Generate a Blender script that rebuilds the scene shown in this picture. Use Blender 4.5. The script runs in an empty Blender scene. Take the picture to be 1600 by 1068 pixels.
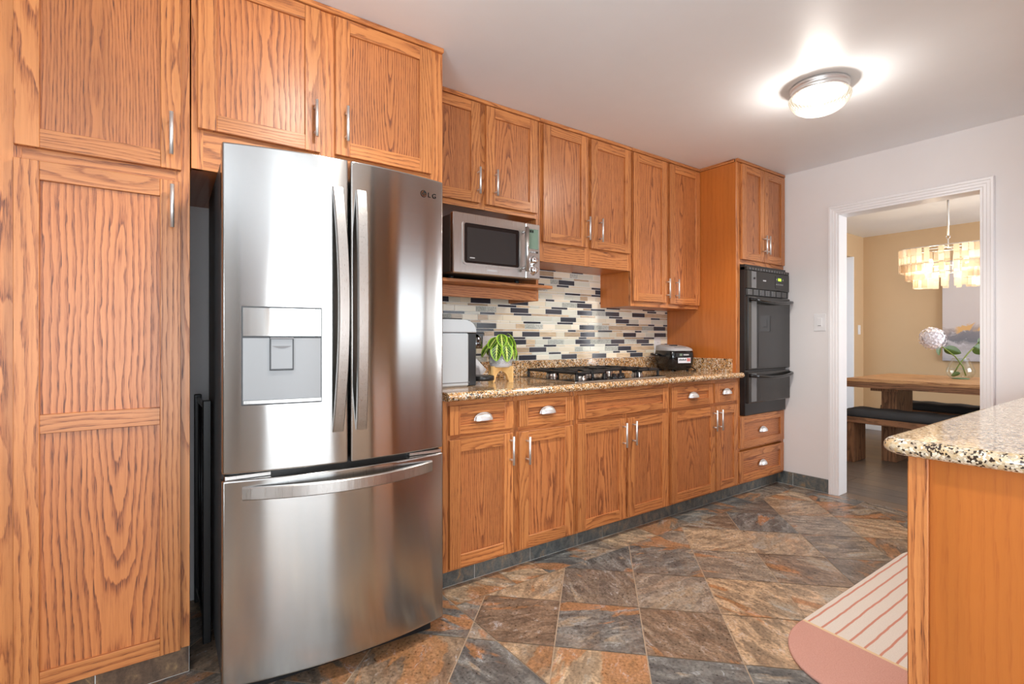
import bpy, bmesh, math, random
from mathutils import Vector, Matrix
R = math.radians
S = bpy.context.scene
COL = S.collection

# ------------------------------------------------------------------ camera, world, exposure, light
cam = bpy.data.cameras.new('camera')
cam.sensor_width = 36.0
cam.lens = 36.0 * 803.0 / 1600.0
cam.shift_y = -5.0 / 1600.0
cam.clip_start = 0.02
cam_o = bpy.data.objects.new('camera', cam)
COL.objects.link(cam_o)
cam_o.location = (0, 0, 1.16)
cam_o.rotation_euler = (R(90), 0, R(-35.8))
S.camera = cam_o

S.view_settings.view_transform = 'Standard'
S.view_settings.look = 'None'
S.view_settings.gamma = 1.0
S.view_settings.use_curve_mapping = False
S.view_settings.exposure = 0.78
S.cycles.max_bounces = 10
S.cycles.diffuse_bounces = 5
S.cycles.glossy_bounces = 5
S.cycles.transmission_bounces = 6
S.cycles.transparent_max_bounces = 12
S.cycles.sample_clamp_indirect = 6.0
S.cycles.caustics_reflective = False
S.cycles.caustics_refractive = False

W = bpy.data.worlds.new('sky')
S.world = W
W.use_nodes = True
W.node_tree.nodes['Background'].inputs[0].default_value = (0.85, 0.92, 1.0, 1)
W.node_tree.nodes['Background'].inputs[1].default_value = 1.0


def area(name, loc, rot, sx, sy, power, color=(1, 1, 1)):
    l = bpy.data.lights.new(name, 'AREA')
    l.shape = 'RECTANGLE'
    l.size = sx
    l.size_y = sy
    l.energy = power
    l.color = color
    o = bpy.data.objects.new(name, l)
    o.location = loc
    o.rotation_euler = rot
    COL.objects.link(o)
    return o


def point(name, loc, power, radius, color):
    l = bpy.data.lights.new(name, 'POINT')
    l.energy = power
    l.shadow_soft_size = radius
    l.color = color
    o = bpy.data.objects.new(name, l)
    o.location = loc
    COL.objects.link(o)
    return o


# daylight through openings out of view; left and dining windows are added for light
area('daylight_patio_door', (0.15, -3.62, 1.2), (R(122), 0, 0), 2.2, 2.3, 64, (0.86, 0.94, 1.0))
area('added_daylight_left', (-2.02, -0.9, 1.35), (R(120), 0, R(-90)), 1.6, 1.5, 70, (0.86, 0.94, 1.0))  # lamp at an added, unseen left window
area('daylight_sink_window', (3.0, -0.42, 1.36), (R(105), 0, 0), 1.7, 0.62, 5, (0.86, 0.94, 1.0))
area('added_daylight_dining', (6.0, -1.62, 1.4), (R(90), 0, 0), 1.8, 1.6, 52, (0.92, 0.96, 1.0))  # added lamp brightening the dining room from out of view


# ------------------------------------------------------------------ helpers
def lin(r, g, b):
    def f(c):
        c /= 255.0
        return c / 12.92 if c <= 0.04045 else ((c + 0.055) / 1.055) ** 2.4
    return (f(r), f(g), f(b), 1.0)


class NT:
    def __init__(s, name):
        s.m = bpy.data.materials.new(name)
        s.m.use_nodes = True
        s.t = s.m.node_tree
        s.b = s.t.nodes['Principled BSDF']
        s.out = s.t.nodes['Material Output']

    def n(s, typ, **kw):
        nd = s.t.nodes.new(typ)
        for k, v in kw.items():
            setattr(nd, k, v)
        return nd

    def set(s, sock, v):
        if hasattr(v, 'links'):
            s.t.links.new(v, sock)
        else:
            sock.default_value = v

    def math(s, op, a, b=None, c=None, clamp=False):
        nd = s.n('ShaderNodeMath', operation=op, use_clamp=clamp)
        s.set(nd.inputs[0], a)
        if b is not None:
            s.set(nd.inputs[1], b)
        if c is not None:
            s.set(nd.inputs[2], c)
        return nd.outputs[0]

    def sep(s, v):
        nd = s.n('ShaderNodeSeparateXYZ')
        s.set(nd.inputs[0], v)
        return nd.outputs

    def comb(s, x, y, z):
        nd = s.n('ShaderNodeCombineXYZ')
        for i, v in enumerate((x, y, z)):
            s.set(nd.inputs[i], v)
        return nd.outputs[0]

    def attr(s, name):
        return s.n('ShaderNodeAttribute', attribute_name=name)

    def noise(s, vec, scale=5, detail=3, rough=0.5, dist=0.0):
        nd = s.n('ShaderNodeTexNoise')
        s.set(nd.inputs['Vector'], vec)
        nd.inputs['Scale'].default_value = scale
        nd.inputs['Detail'].default_value = detail
        nd.inputs['Roughness'].default_value = rough
        nd.inputs['Distortion'].default_value = dist
        return nd.outputs['Fac']

    def vor(s, vec, scale=5, feature='F1'):
        nd = s.n('ShaderNodeTexVoronoi', feature=feature)
        s.set(nd.inputs['Vector'], vec)
        nd.inputs['Scale'].default_value = scale
        return nd

    def ramp(s, fac, stops, mode='LINEAR'):
        nd = s.n('ShaderNodeValToRGB')
        cr = nd.color_ramp
        cr.interpolation = mode
        while len(cr.elements) < len(stops):
            cr.elements.new(0.5)
        for e, (p, c) in zip(cr.elements, stops):
            e.position = p
            e.color = c if len(c) == 4 else (*c, 1)
        s.set(nd.inputs[0], fac)
        return nd.outputs[0]

    def mix(s, fac, a, b, mode='MIX'):
        nd = s.n('ShaderNodeMix', data_type='RGBA', blend_type=mode)
        s.set(nd.inputs[0], fac)
        s.set(nd.inputs[6], a)
        s.set(nd.inputs[7], b)
        return nd.outputs[2]

    def sstep(s, v, lo, hi):
        nd = s.n('ShaderNodeMapRange', interpolation_type='SMOOTHSTEP')
        s.set(nd.inputs[0], v)
        nd.inputs[1].default_value = lo
        nd.inputs[2].default_value = hi
        return nd.outputs[0]

    def bump(s, h, strength=0.2, dist=0.002):
        nd = s.n('ShaderNodeBump')
        nd.inputs['Strength'].default_value = strength
        nd.inputs['Distance'].default_value = dist
        s.set(nd.inputs['Height'], h)
        s.t.links.new(nd.outputs[0], s.b.inputs['Normal'])

    def pr(s, **kw):
        for k, v in kw.items():
            s.set(s.b.inputs[k.replace('_', ' ')], v)
        return s.m


def plain(name, col, rough=0.5, metal=0.0, bump=0.0, bscale=200, **kw):
    q = NT(name)
    tc = q.n('ShaderNodeTexCoord').outputs['Object']
    nz = q.noise(tc, 9, 2)
    dark = tuple(c * 0.97 for c in col[:3]) + (1,)
    q.pr(Base_Color=q.mix(nz, dark, col), Roughness=rough, Metallic=metal, **kw)
    if bump:
        q.bump(q.noise(tc, bscale, 3), bump, 0.001)
    return q.m


def oak(name, light, dark, deep, pitch=0.013, contrast=1.0, rough=0.36, coat=0.16):
    """flat-sawn oak: growth rings cut by the board, with pores running along the grain; reads the board's own (across, along, seed)"""
    q = NT(name)
    u, v, sd = q.sep(q.attr('gv').outputs['Vector'])
    h = q.n('ShaderNodeTexWhiteNoise', noise_dimensions='1D')
    q.set(h.inputs['W'], sd)
    hx, hy, hz = q.sep(h.outputs['Color'])
    n1 = q.noise(q.comb(q.math('MULTIPLY', u, 5.0), q.math('MULTIPLY', v, 1.5), sd), 1.0, 2, 0.5)
    n2 = q.noise(q.comb(q.math('MULTIPLY', u, 40.0), q.math('MULTIPLY', v, 5.5), sd), 1.0, 3, 0.6)
    slope = q.math('MULTIPLY_ADD', hx, 0.16, -0.08)
    d0 = q.math('MULTIPLY_ADD', hy, 0.09, -0.02)
    D = q.math('ADD', q.math('MULTIPLY_ADD', v, slope, d0), q.math('MULTIPLY_ADD', n1, 0.09, -0.045))
    rad = q.math('SQRT', q.math('ADD', q.math('MULTIPLY', u, u), q.math('MULTIPLY', D, D)))
    ring = q.math('ADD', q.math('DIVIDE', rad, q.math('MULTIPLY_ADD', hz, pitch * 0.9, pitch * 0.7)), q.math('MULTIPLY_ADD', n2, 1.25, q.math('MULTIPLY', n1, 1.2)))
    fr = q.math('FRACT', ring)
    band = q.ramp(fr, [(0.0, (1, 1, 1)), (0.10, (0.75, 0.75, 0.75)), (0.45, (0.12, 0.12, 0.12)), (0.9, (0, 0, 0)), (1.0, (1, 1, 1))])
    pore = q.noise(q.comb(q.math('MULTIPLY', u, 620.0), q.math('MULTIPLY', v, 16.0), sd), 1.0, 2, 0.6)
    pore = q.sstep(pore, 0.46, 0.70)
    fine = q.noise(q.comb(q.math('MULTIPLY', u, 150.0), q.math('MULTIPLY', v, 3.0), sd), 1.0, 3, 0.6)
    broad = q.noise(q.comb(q.math('MULTIPLY', u, 12.0), q.math('MULTIPLY', v, 1.2), sd), 1.0, 1, 0.5)
    f = q.math('MULTIPLY', band, q.math('MULTIPLY_ADD', pore, 0.95, 0.42), clamp=True)
    f = q.math('MULTIPLY_ADD', q.math('MULTIPLY_ADD', fine, 0.9, -0.45), 0.55, f, clamp=True)
    f = q.math('MULTIPLY', f, contrast, clamp=True)
    c = q.ramp(f, [(0.0, light), (0.45, dark), (1.0, deep)])
    tone = q.math('ADD', q.math('MULTIPLY_ADD', hz, 0.20, 0.80), q.math('MULTIPLY_ADD', broad, 0.3, -0.06))
    tn = q.n('ShaderNodeVectorMath', operation='SCALE')
    q.set(tn.inputs[0], c)
    q.set(tn.inputs['Scale'], tone)
    q.pr(Base_Color=tn.outputs[0], Roughness=q.math('MULTIPLY_ADD', f, 0.15, rough))
    q.b.inputs['Coat Weight'].default_value = coat
    q.b.inputs['Coat Roughness'].default_value = 0.26
    q.bump(q.math('SUBTRACT', 1.0, f), 0.12, 0.0006)
    return q.m


M = {}
M['oak'] = oak('oak_stained', lin(198, 130, 75), lin(168, 99, 52), lin(100, 53, 30), contrast=1.2)
M['oak_panel'] = oak('oak_stained_panel', lin(190, 121, 70), lin(157, 90, 50), lin(88, 46, 28), pitch=0.0110, contrast=1.35)
M['veneer'] = oak('oak_veneer', lin(192, 112, 48), lin(179, 99, 40), lin(152, 78, 30), pitch=0.03, contrast=0.5, rough=0.3)
M['dark_oak'] = oak('oak_dark_trim', lin(150, 92, 54), lin(120, 70, 40), lin(90, 50, 30))  # darker oak tone, assigned to no part
M['reclaimed'] = oak('reclaimed_wood', lin(206, 160, 112), lin(160, 114, 74), lin(96, 64, 42), pitch=0.02, rough=0.5, coat=0.0)
M['reclaimed_dark'] = oak('reclaimed_wood_dark', lin(150, 106, 74), lin(108, 74, 50), lin(56, 38, 28), pitch=0.02, rough=0.55, coat=0.0)
M['bamboo'] = oak('bamboo', lin(236, 196, 134), lin(226, 182, 116), lin(206, 158, 92), pitch=0.03, contrast=0.5, coat=0.0)

M['wall'] = plain('wall_paint', lin(230, 227, 227), 0.75, bump=0.25, bscale=90)
M['reflect_taupe'] = plain('taupe_for_reflection', lin(150, 144, 138), 0.75)  # unseen wall tone chosen to mirror dark in the refrigerator door
M['reflect_brown'] = plain('brown_for_reflection', lin(172, 136, 106), 0.7)  # tone for unseen walls and frame, chosen to mirror brown in the steel
M['ceiling'] = plain('ceiling_paint', lin(243, 247, 252), 0.42, bump=0.08, bscale=120)
M['beige'] = plain('dining_wall_paint', lin(208, 178, 140), 0.7, bump=0.15, bscale=90)
M['trim'] = plain('white_trim', lin(238, 238, 240), 0.35)
M['white'] = plain('white_plastic', lin(232, 232, 234), 0.3)
M['machine_white'] = plain('machine_white', lin(186, 194, 200), 0.28)
M['black'] = plain('black_plastic', (0.012, 0.012, 0.013, 1), 0.3)
M['blackgloss'] = plain('black_gloss', (0.010, 0.010, 0.011, 1), 0.07)
M['ovenface'] = plain('oven_black_enamel', (0.022, 0.021, 0.020, 1), 0.16)
M['ovenglass'] = plain('oven_dark_glass', (0.030, 0.030, 0.031, 1), 0.05)
M['iron'] = plain('cast_iron', (0.012, 0.012, 0.013, 1), 0.36, bump=0.2)
M['chrome'] = plain('brushed_nickel', (0.80, 0.80, 0.80, 1), 0.40, 0.85)
M['polish'] = plain('polished_chrome', (0.75, 0.75, 0.76, 1), 0.08, 1.0)
M['darkgrey'] = plain('fridge_case_grey', (0.045, 0.048, 0.052, 1), 0.45)
M['midgrey'] = plain('grey_plastic', (0.16, 0.16, 0.165, 1), 0.4)
M['lightgrey'] = plain('light_grey_plastic', (0.42, 0.42, 0.43, 1), 0.35)
M['darkfabric'] = plain('charcoal_fabric', (0.035, 0.037, 0.042, 1), 0.8, bump=0.3, bscale=400)
M['lime'] = NT('lime_display').pr(Base_Color=(0.2, 0.5, 0.0, 1), Emission_Color=(0.45, 0.9, 0.05, 1), Emission_Strength=1.0)
M['lcd'] = plain('green_lcd', lin(118, 140, 124), 0.2)
M['ink'] = plain('dark_ink', (0.012, 0.012, 0.012, 1), 0.9, Specular_IOR_Level=0.1)
M['paper'] = plain('white_card', lin(225, 228, 235), 0.5)
M['yellow'] = plain('yellow_ink', lin(235, 215, 30), 0.5)
M['red'] = plain('red_ink', lin(205, 120, 115), 0.5)
M['pot'] = plain('glazed_pot', lin(205, 208, 214), 0.35)
M['tanink'] = plain('tan_ring_glaze', lin(176, 166, 140), 0.4)
M['soil'] = plain('soil', (0.03, 0.02, 0.013, 1), 0.9)
M['stem'] = plain('green_stem', lin(110, 128, 40), 0.5)
M['leafdark'] = plain('dark_leaf', lin(66, 92, 40), 0.4)
M['petal'] = plain('white_petal', lin(236, 232, 238), 0.6)
M['leather'] = plain('reflective_strip', lin(200, 200, 205), 0.3)

# brushed stainless steel: fine horizontal brushing stretches reflections upright
q = NT('brushed_stainless')
tc = q.n('ShaderNodeTexCoord').outputs['Object']
x, y, z = q.sep(tc)
br = q.noise(q.comb(q.math('MULTIPLY', x, 6), q.math('MULTIPLY', y, 6), q.math('MULTIPLY', z, 900)), 1.0, 2)
wav = q.noise(q.comb(q.math('MULTIPLY', x, 5), q.math('MULTIPLY', y, 5), q.math('MULTIPLY', z, 1.6)), 1.0, 1)
q.pr(Base_Color=(0.47, 0.46, 0.445, 1), Metallic=1.0, Roughness=q.math('MULTIPLY_ADD', br, 0.06, 0.13), Anisotropic=0.97, Anisotropic_Rotation=0.25)
tg = q.n('ShaderNodeTangent', direction_type='RADIAL', axis='Z')
q.t.links.new(tg.outputs[0], q.b.inputs['Tangent'])
q.bump(wav, 0.15, 0.012)
M['steel'] = q.m
q = NT('satin_steel')
tc = q.n('ShaderNodeTexCoord').outputs['Object']
x, y, z = q.sep(tc)
br = q.noise(q.comb(q.math('MULTIPLY', x, 900), q.math('MULTIPLY', y, 900), q.math('MULTIPLY', z, 8)), 1.0, 2)
q.pr(Base_Color=(0.52, 0.505, 0.49, 1), Metallic=1.0, Roughness=q.math('MULTIPLY_ADD', br, 0.10, 0.24))
M['satin'] = q.m
M['dispenser'] = plain('dispenser_silver', (0.27, 0.275, 0.28, 1), 0.42, 0.35)
M['mirrorpanel'] = plain('glossy_silver_panel', (0.66, 0.68, 0.67, 1), 0.06, 1.0)
M['bodygrey'] = plain('appliance_side_brown_grey', (0.07, 0.06, 0.055, 1), 0.35, 0.4)

# granite
def granite(name, a, b, c):
    q = NT(name)
    tc = q.n('ShaderNodeTexCoord').outputs['Object']
    v1 = q.vor(tc, 120).outputs['Color']
    s1 = q.sep(v1)
    v2 = q.sep(q.vor(tc, 210).outputs['Color'])
    nz = q.noise(tc, 22, 4, 0.6)
    base = q.ramp(s1[0], [(0.0, a), (0.35, b), (0.6, a), (0.8, c), (1.0, b)])
    f = q.math('MULTIPLY_ADD', v2[1], 0.55, q.math('MULTIPLY', nz, 0.75))
    base = q.mix(q.sstep(f, 0.74, 0.80), base, lin(58, 46, 38))
    lt = q.math('MULTIPLY_ADD', v2[2], 0.6, q.math('MULTIPLY', q.noise(tc, 40, 2), 0.6))
    base = q.mix(q.sstep(lt, 0.74, 0.82), base, lin(236, 224, 204))
    q.pr(Base_Color=base, Roughness=0.10)
    q.b.inputs['Coat Weight'].default_value = 0.3
    return q.m
M['granite'] = granite('golden_granite', lin(206, 168, 116), lin(196, 144, 84), lin(170, 118, 78))
M['granite_edge'] = granite('silver_gold_granite', lin(206, 192, 164), lin(196, 168, 126), lin(176, 160, 140))

# slate-look floor tile
def slate(name, dull=1.0):
    q = NT(name)
    u, v, sd = q.sep(q.attr('gv').outputs['Vector'])
    h = q.n('ShaderNodeTexWhiteNoise', noise_dimensions='1D')
    q.set(h.inputs['W'], sd)
    hx, hy, hz = q.sep(h.outputs['Color'])
    base = q.ramp(hx, [(0.0, lin(116, 118, 116)), (0.20, lin(152, 140, 126)), (0.36, lin(134, 114, 96)), (0.52, lin(186, 160, 130)),
                       (0.68, lin(118, 110, 102)), (0.84, lin(192, 168, 138))], 'CONSTANT')
    ang = q.math('MULTIPLY', hy, 6.283)
    cu = q.math('SUBTRACT', q.math('MULTIPLY', u, q.math('COSINE', ang)), q.math('MULTIPLY', v, q.math('SINE', ang)))
    cv = q.math('ADD', q.math('MULTIPLY', u, q.math('SINE', ang)), q.math('MULTIPLY', v, q.math('COSINE', ang)))
    big = q.noise(q.comb(q.math('MULTIPLY', cu, 2.2), q.math('MULTIPLY', cv, 7.0), sd), 1.0, 4, 0.55, 0.7)
    med = q.noise(q.comb(q.math('MULTIPLY', cu, 9.0), q.math('MULTIPLY', cv, 22.0), q.math('ADD', sd, 31.7)), 1.0, 5, 0.62, 0.6)
    fin = q.noise(q.comb(q.math('MULTIPLY', u, 90.0), q.math('MULTIPLY', v, 90.0), sd), 1.0, 3, 0.6)
    rust = q.sstep(q.math('ADD', big, q.math('MULTIPLY_ADD', hz, 0.16, -0.08)), 0.555, 0.60)
    c = q.mix(q.math('MULTIPLY', rust, 0.85), base, q.mix(q.sstep(med, 0.4, 0.6), lin(204, 146, 94), lin(164, 114, 76)))
    tan = q.sstep(q.math('ADD', big, q.math('MULTIPLY_ADD', hy, 0.12, -0.06)), 0.40, 0.35)
    c = q.mix(q.math('MULTIPLY', tan, 0.8), c, q.mix(q.sstep(med, 0.4, 0.6), lin(206, 182, 150), lin(144, 146, 142)))
    med2 = q.sstep(med, 0.36, 0.66)
    c = q.mix(1.0, c, q.ramp(med2, [(0, (0.52, 0.52, 0.54)), (1, (1.25, 1.22, 1.18))]), 'MULTIPLY')
    c = q.mix(1.0, c, q.ramp(fin, [(0.3, (0.6, 0.6, 0.6)), (0.7, (1.3, 1.3, 1.3))]), 'MULTIPLY')
    ve = q.math('ABSOLUTE', q.math('SUBTRACT', q.noise(q.comb(q.math('MULTIPLY', cu, 6.0), q.math('MULTIPLY', cv, 10.0), q.math('ADD', sd, 77.0)), 1.0, 6, 0.65, 1.2), 0.5))
    vein = q.math('MULTIPLY', q.sstep(ve, 0.012, 0.0), q.sstep(med, 0.5, 0.62))
    c = q.mix(q.math('MULTIPLY', vein, 0.75), c, lin(196, 204, 212))
    q.pr(Base_Color=c, Roughness=q.math('MULTIPLY_ADD', fin, 0.22, 0.20))
    q.bump(q.math('ADD', q.math('MULTIPLY', med, 1.0), q.math('MULTIPLY', big, 0.8)), 0.35, 0.003)
    return q.m
M['slate'] = slate('slate_tile')
q = NT('slate_baseboard_tile')
u, v, sd = q.sep(q.attr('gv').outputs['Vector'])
nz = q.noise(q.comb(q.math('MULTIPLY', u, 14.0), q.math('MULTIPLY', v, 22.0), sd), 1.0, 5, 0.6, 0.8)
fin = q.noise(q.comb(q.math('MULTIPLY', u, 120.0), q.math('MULTIPLY', v, 120.0), sd), 1.0, 3, 0.6)
c = q.ramp(nz, [(0.3, lin(76, 82, 84)), (0.5, lin(104, 108, 106)), (0.62, lin(124, 118, 108)), (0.72, lin(160, 132, 96))])
c = q.mix(1.0, c, q.ramp(fin, [(0.25, (0.7, 0.7, 0.7)), (0.75, (1.2, 1.2, 1.2))]), 'MULTIPLY')
q.pr(Base_Color=c, Roughness=0.35)
q.bump(nz, 0.3, 0.003)
M['slatebase'] = q.m
q = NT('brown_baseboard_tile')
u, v, sd = q.sep(q.attr('gv').outputs['Vector'])
nz = q.noise(q.comb(q.math('MULTIPLY', u, 14.0), q.math('MULTIPLY', v, 22.0), sd), 1.0, 5, 0.6, 0.8)
fin = q.noise(q.comb(q.math('MULTIPLY', u, 120.0), q.math('MULTIPLY', v, 120.0), sd), 1.0, 3, 0.6)
c = q.ramp(nz, [(0.3, lin(80, 66, 56)), (0.5, lin(104, 84, 68)), (0.62, lin(118, 96, 76)), (0.72, lin(160, 132, 96))])
c = q.mix(1.0, c, q.ramp(fin, [(0.25, (0.7, 0.7, 0.7)), (0.75, (1.2, 1.2, 1.2))]), 'MULTIPLY')
q.pr(Base_Color=c, Roughness=0.35)
q.bump(nz, 0.3, 0.003)
M['slatebrown'] = q.m
M['grout'] = plain('sand_grout', lin(186, 164, 140), 0.8)
M['whitegrout'] = plain('white_grout', lin(248, 247, 242), 0.7)

# mosaic tile: colour of each tile from its own attribute, stone types are mottled
q = NT('glass_stone_mosaic')
a = q.attr('tc').outputs['Color']
gx, gy, gt = q.sep(q.attr('gv').outputs['Vector'])
tcn = q.n('ShaderNodeTexCoord').outputs['Object']
x, y, z = q.sep(tcn)
mot = q.noise(tcn, 160, 3, 0.7)
strp = q.noise(q.comb(q.math('MULTIPLY', x, 14), 0.0, q.math('MULTIPLY', z, 160)), 1.0, 2, 0.5, 0.8)
isst = q.math('COMPARE', gt, 3.0, 0.3)
iswd = q.math('COMPARE', gt, 2.0, 0.3)
c = q.mix(isst, a, q.mix(1.0, a, q.ramp(mot, [(0.35, (0.62, 0.62, 0.62)), (0.65, (1.25, 1.25, 1.22))]), 'MULTIPLY'))
c = q.mix(iswd, c, q.mix(1.0, a, q.ramp(strp, [(0.35, (0.82, 0.80, 0.77)), (0.6, (1.1, 1.08, 1.05))]), 'MULTIPLY'))
q.pr(Base_Color=c, Roughness=q.math('MULTIPLY_ADD', isst, 0.35, 0.12))
M['mosaic'] = q.m

# dining floor: long grey-brown planks
q = NT('dining_plank_floor')
tc = q.n('ShaderNodeTexCoord').outputs['Object']
x, y, z = q.sep(tc)
bk = q.n('ShaderNodeTexBrick')
q.set(bk.inputs['Vector'], q.comb(y, x, 0.0))
for k, vv in (('Scale', 1.0), ('Mortar Size', 0.003), ('Brick Width', 1.2), ('Row Height', 0.18), ('Bias', 0.0)):
    bk.inputs[k].default_value = vv
bk.inputs['Color1'].default_value = lin(122, 106, 92)
bk.inputs['Color2'].default_value = lin(104, 98, 94)
bk.inputs['Mortar'].default_value = lin(60, 52, 46)
gr = q.noise(q.comb(q.math('MULTIPLY', x, 60), q.math('MULTIPLY', y, 4), 0.0), 1.0, 4, 0.6)
c = q.mix(1.0, bk.outputs['Color'], q.ramp(gr, [(0.3, (0.75, 0.75, 0.75)), (0.7, (1.15, 1.15, 1.15))]), 'MULTIPLY')
q.pr(Base_Color=c, Roughness=0.32)
M['planks'] = q.m

# prayer plant leaf: pale midrib, dark blotches along the side veins, lime margin (gv = across, along 0..1)
q = NT('prayer_plant_leaf')
u, v, sd = q.sep(q.attr('gv').outputs['Vector'])
au = q.math('ABSOLUTE', u)
st = q.math('FRACT', q.math('MULTIPLY', q.math('SUBTRACT', v, q.math('MULTIPLY', au, 0.35)), 7.0))
blot = q.math('MULTIPLY', q.math('MULTIPLY', q.sstep(st, 0.20, 0.32), q.sstep(st, 1.0, 0.90)), q.math('MULTIPLY', q.sstep(au, 0.08, 0.16), q.sstep(au, 0.74, 0.62)))
blot = q.math('MULTIPLY', blot, q.math('MULTIPLY', q.sstep(v, 0.04, 0.12), q.sstep(v, 0.92, 0.82)))
c = q.ramp(au, [(0.0, lin(226, 236, 150)), (0.10, lin(200, 222, 100)), (0.3, lin(126, 178, 48)), (0.7, lin(110, 166, 40)), (0.95, lin(176, 208, 74))])
c = q.mix(blot, c, lin(34, 42, 24))
q.pr(Base_Color=c, Roughness=0.4)
M['prayerleaf'] = q.m

# rug
q = NT('striped_rug_pile')
tc = q.n('ShaderNodeTexCoord').outputs['Object']
x, y, z = q.sep(tc)
wob = q.noise(q.comb(q.math('MULTIPLY', x, 9), q.math('MULTIPLY', y, 5), 0.0), 1.0, 2)
yy = q.math('MULTIPLY_ADD', wob, 0.010, y)
f = q.math('FRACT', q.math('DIVIDE', q.math('ADD', yy, 0.4), 0.052))
line = q.math('MULTIPLY', q.sstep(f, 0.38, 0.44), q.sstep(f, 0.60, 0.54))
pile = q.noise(tc, 260, 3, 0.7)
white = q.mix(pile, lin(206, 197, 187), lin(240, 233, 224))
c = q.mix(line, white, lin(206, 142, 122))
pink = q.mix(pile, lin(184, 128, 114), lin(224, 178, 164))
isp = q.sstep(q.math('ADD', x, q.math('MULTIPLY', y, -0.11)), -0.632, -0.636)
seam = q.math('MULTIPLY', q.sstep(q.math('ADD', x, q.math('MULTIPLY', y, -0.11)), -0.640, -0.636), q.sstep(q.math('ADD', x, q.math('MULTIPLY', y, -0.11)), -0.622, -0.626))
c = q.mix(isp, c, pink)
c = q.mix(seam, c, lin(226, 200, 160))
q.pr(Base_Color=c, Roughness=0.95)
q.bump(pile, 0.6, 0.004)
M['rug'] = q.m

# abstract canvas (plain generic composition)
q = NT('abstract_canvas')
tc = q.n('ShaderNodeTexCoord').outputs['Object']
x, y, z = q.sep(tc)
n1 = q.noise(tc, 4.0, 6, 0.65, 0.6)
n2 = q.noise(tc, 9.0, 5, 0.6, 0.4)
n3 = q.noise(tc, 3.0, 5, 0.6, 0.8)
hgt = q.math('ADD', z, q.math('MULTIPLY_ADD', n1, 0.35, -0.175))
c = q.ramp(q.math('ADD', hgt, 0.6), [(0.03, lin(170, 170, 180)), (0.10, lin(200, 198, 204)), (0.18, lin(176, 172, 178)), (0.24, lin(124, 126, 136)), (0.33, lin(140, 138, 146)), (0.38, lin(176, 162, 160)), (0.43, lin(212, 204, 204)), (1.0, lin(220, 214, 214))])
c = q.mix(q.math('MULTIPLY', q.sstep(n2, 0.52, 0.62), q.sstep(hgt, -0.20, -0.26)), c, lin(200, 198, 206))
gold = q.math('MULTIPLY', q.math('MULTIPLY', q.sstep(q.math('ABSOLUTE', q.math('ADD', hgt, 0.20)), 0.055, 0.035), q.sstep(n3, 0.36, 0.43)), q.sstep(y, 0.50, 0.44))
c = q.mix(gold, c, lin(226, 182, 122))
q.pr(Base_Color=c, Roughness=0.6)
M['canvas'] = q.m

# translucent shell, lamp glass, clear glass, water
def shader_mix(q, shaders):
    cur = shaders[0]
    for w, s in shaders[1:]:
        mx = q.n('ShaderNodeMixShader')
        q.set(mx.inputs[0], w)
        q.t.links.new(cur.outputs[0], mx.inputs[1])
        q.t.links.new(s.outputs[0], mx.inputs[2])
        cur = mx
    q.t.links.new(cur.outputs[0], q.out.inputs['Surface'])

q = NT('capiz_shell')
tr = q.n('ShaderNodeBsdfTranslucent')
df = q.n('ShaderNodeBsdfDiffuse')
gl = q.n('ShaderNodeBsdfGlossy')
tp = q.n('ShaderNodeBsdfTransparent')
gx, gy, gs = q.sep(q.attr('gv').outputs['Vector'])
hh = q.n('ShaderNodeTexWhiteNoise', noise_dimensions='1D')
q.set(hh.inputs['W'], gs)
shc = q.mix(hh.outputs['Value'], lin(214, 190, 160), lin(250, 240, 226))
for b in (tr, df):
    q.set(b.inputs['Color'], shc)
gl.inputs['Roughness'].default_value = 0.15
tp.inputs[0].default_value = (1, 0.95, 0.88, 1)
shader_mix(q, [df, (0.55, tr), (0.12, gl), (0.16, tp)])
M['capiz'] = q.m

q = NT('ribbed_lamp_glass')
tp = q.n('ShaderNodeBsdfTransparent')
tr = q.n('ShaderNodeBsdfTranslucent')
gl = q.n('ShaderNodeBsdfGlossy')
em = q.n('ShaderNodeEmission')
tp.inputs[0].default_value = (1, 0.96, 0.90, 1)
tr.inputs[0].default_value = (0.012, 0.011, 0.009, 1)
gl.inputs['Roughness'].default_value = 0.10
em.inputs[0].default_value = (1.0, 0.82, 0.62, 1)
tcx, tcy, tcz = q.sep(q.n('ShaderNodeTexCoord').outputs['Object'])
an = q.math('ARCTAN2', tcy, tcx)
q.set(em.inputs[1], q.math('MULTIPLY_ADD', q.math('SINE', q.math('MULTIPLY', an, 44.0)), 0.26, 0.46))  # bright and dim rib stripes written into the dome's glow
lw = q.n('ShaderNodeLayerWeight')
lw.inputs[0].default_value = 0.5
fc = lw.outputs['Facing']
add = q.n('ShaderNodeAddShader')
q.t.links.new(tr.outputs[0], add.inputs[0])
q.t.links.new(em.outputs[0], add.inputs[1])
mx = q.n('ShaderNodeMixShader')
q.set(mx.inputs[0], q.math('MULTIPLY_ADD', fc, 0.42, 0.50, clamp=True))
q.t.links.new(tp.outputs[0], mx.inputs[1])
q.t.links.new(add.outputs[0], mx.inputs[2])
mx2 = q.n('ShaderNodeMixShader')
q.set(mx2.inputs[0], 0.10)
q.t.links.new(mx.outputs[0], mx2.inputs[1])
q.t.links.new(gl.outputs[0], mx2.inputs[2])
q.t.links.new(mx2.outputs[0], q.out.inputs['Surface'])
M['lampglass'] = q.m
M['bulb'] = NT('lit_bulb').pr(Base_Color=(1, 1, 1, 1), Emission_Color=(1.0, 0.84, 0.62, 1), Emission_Strength=2.0)

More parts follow.
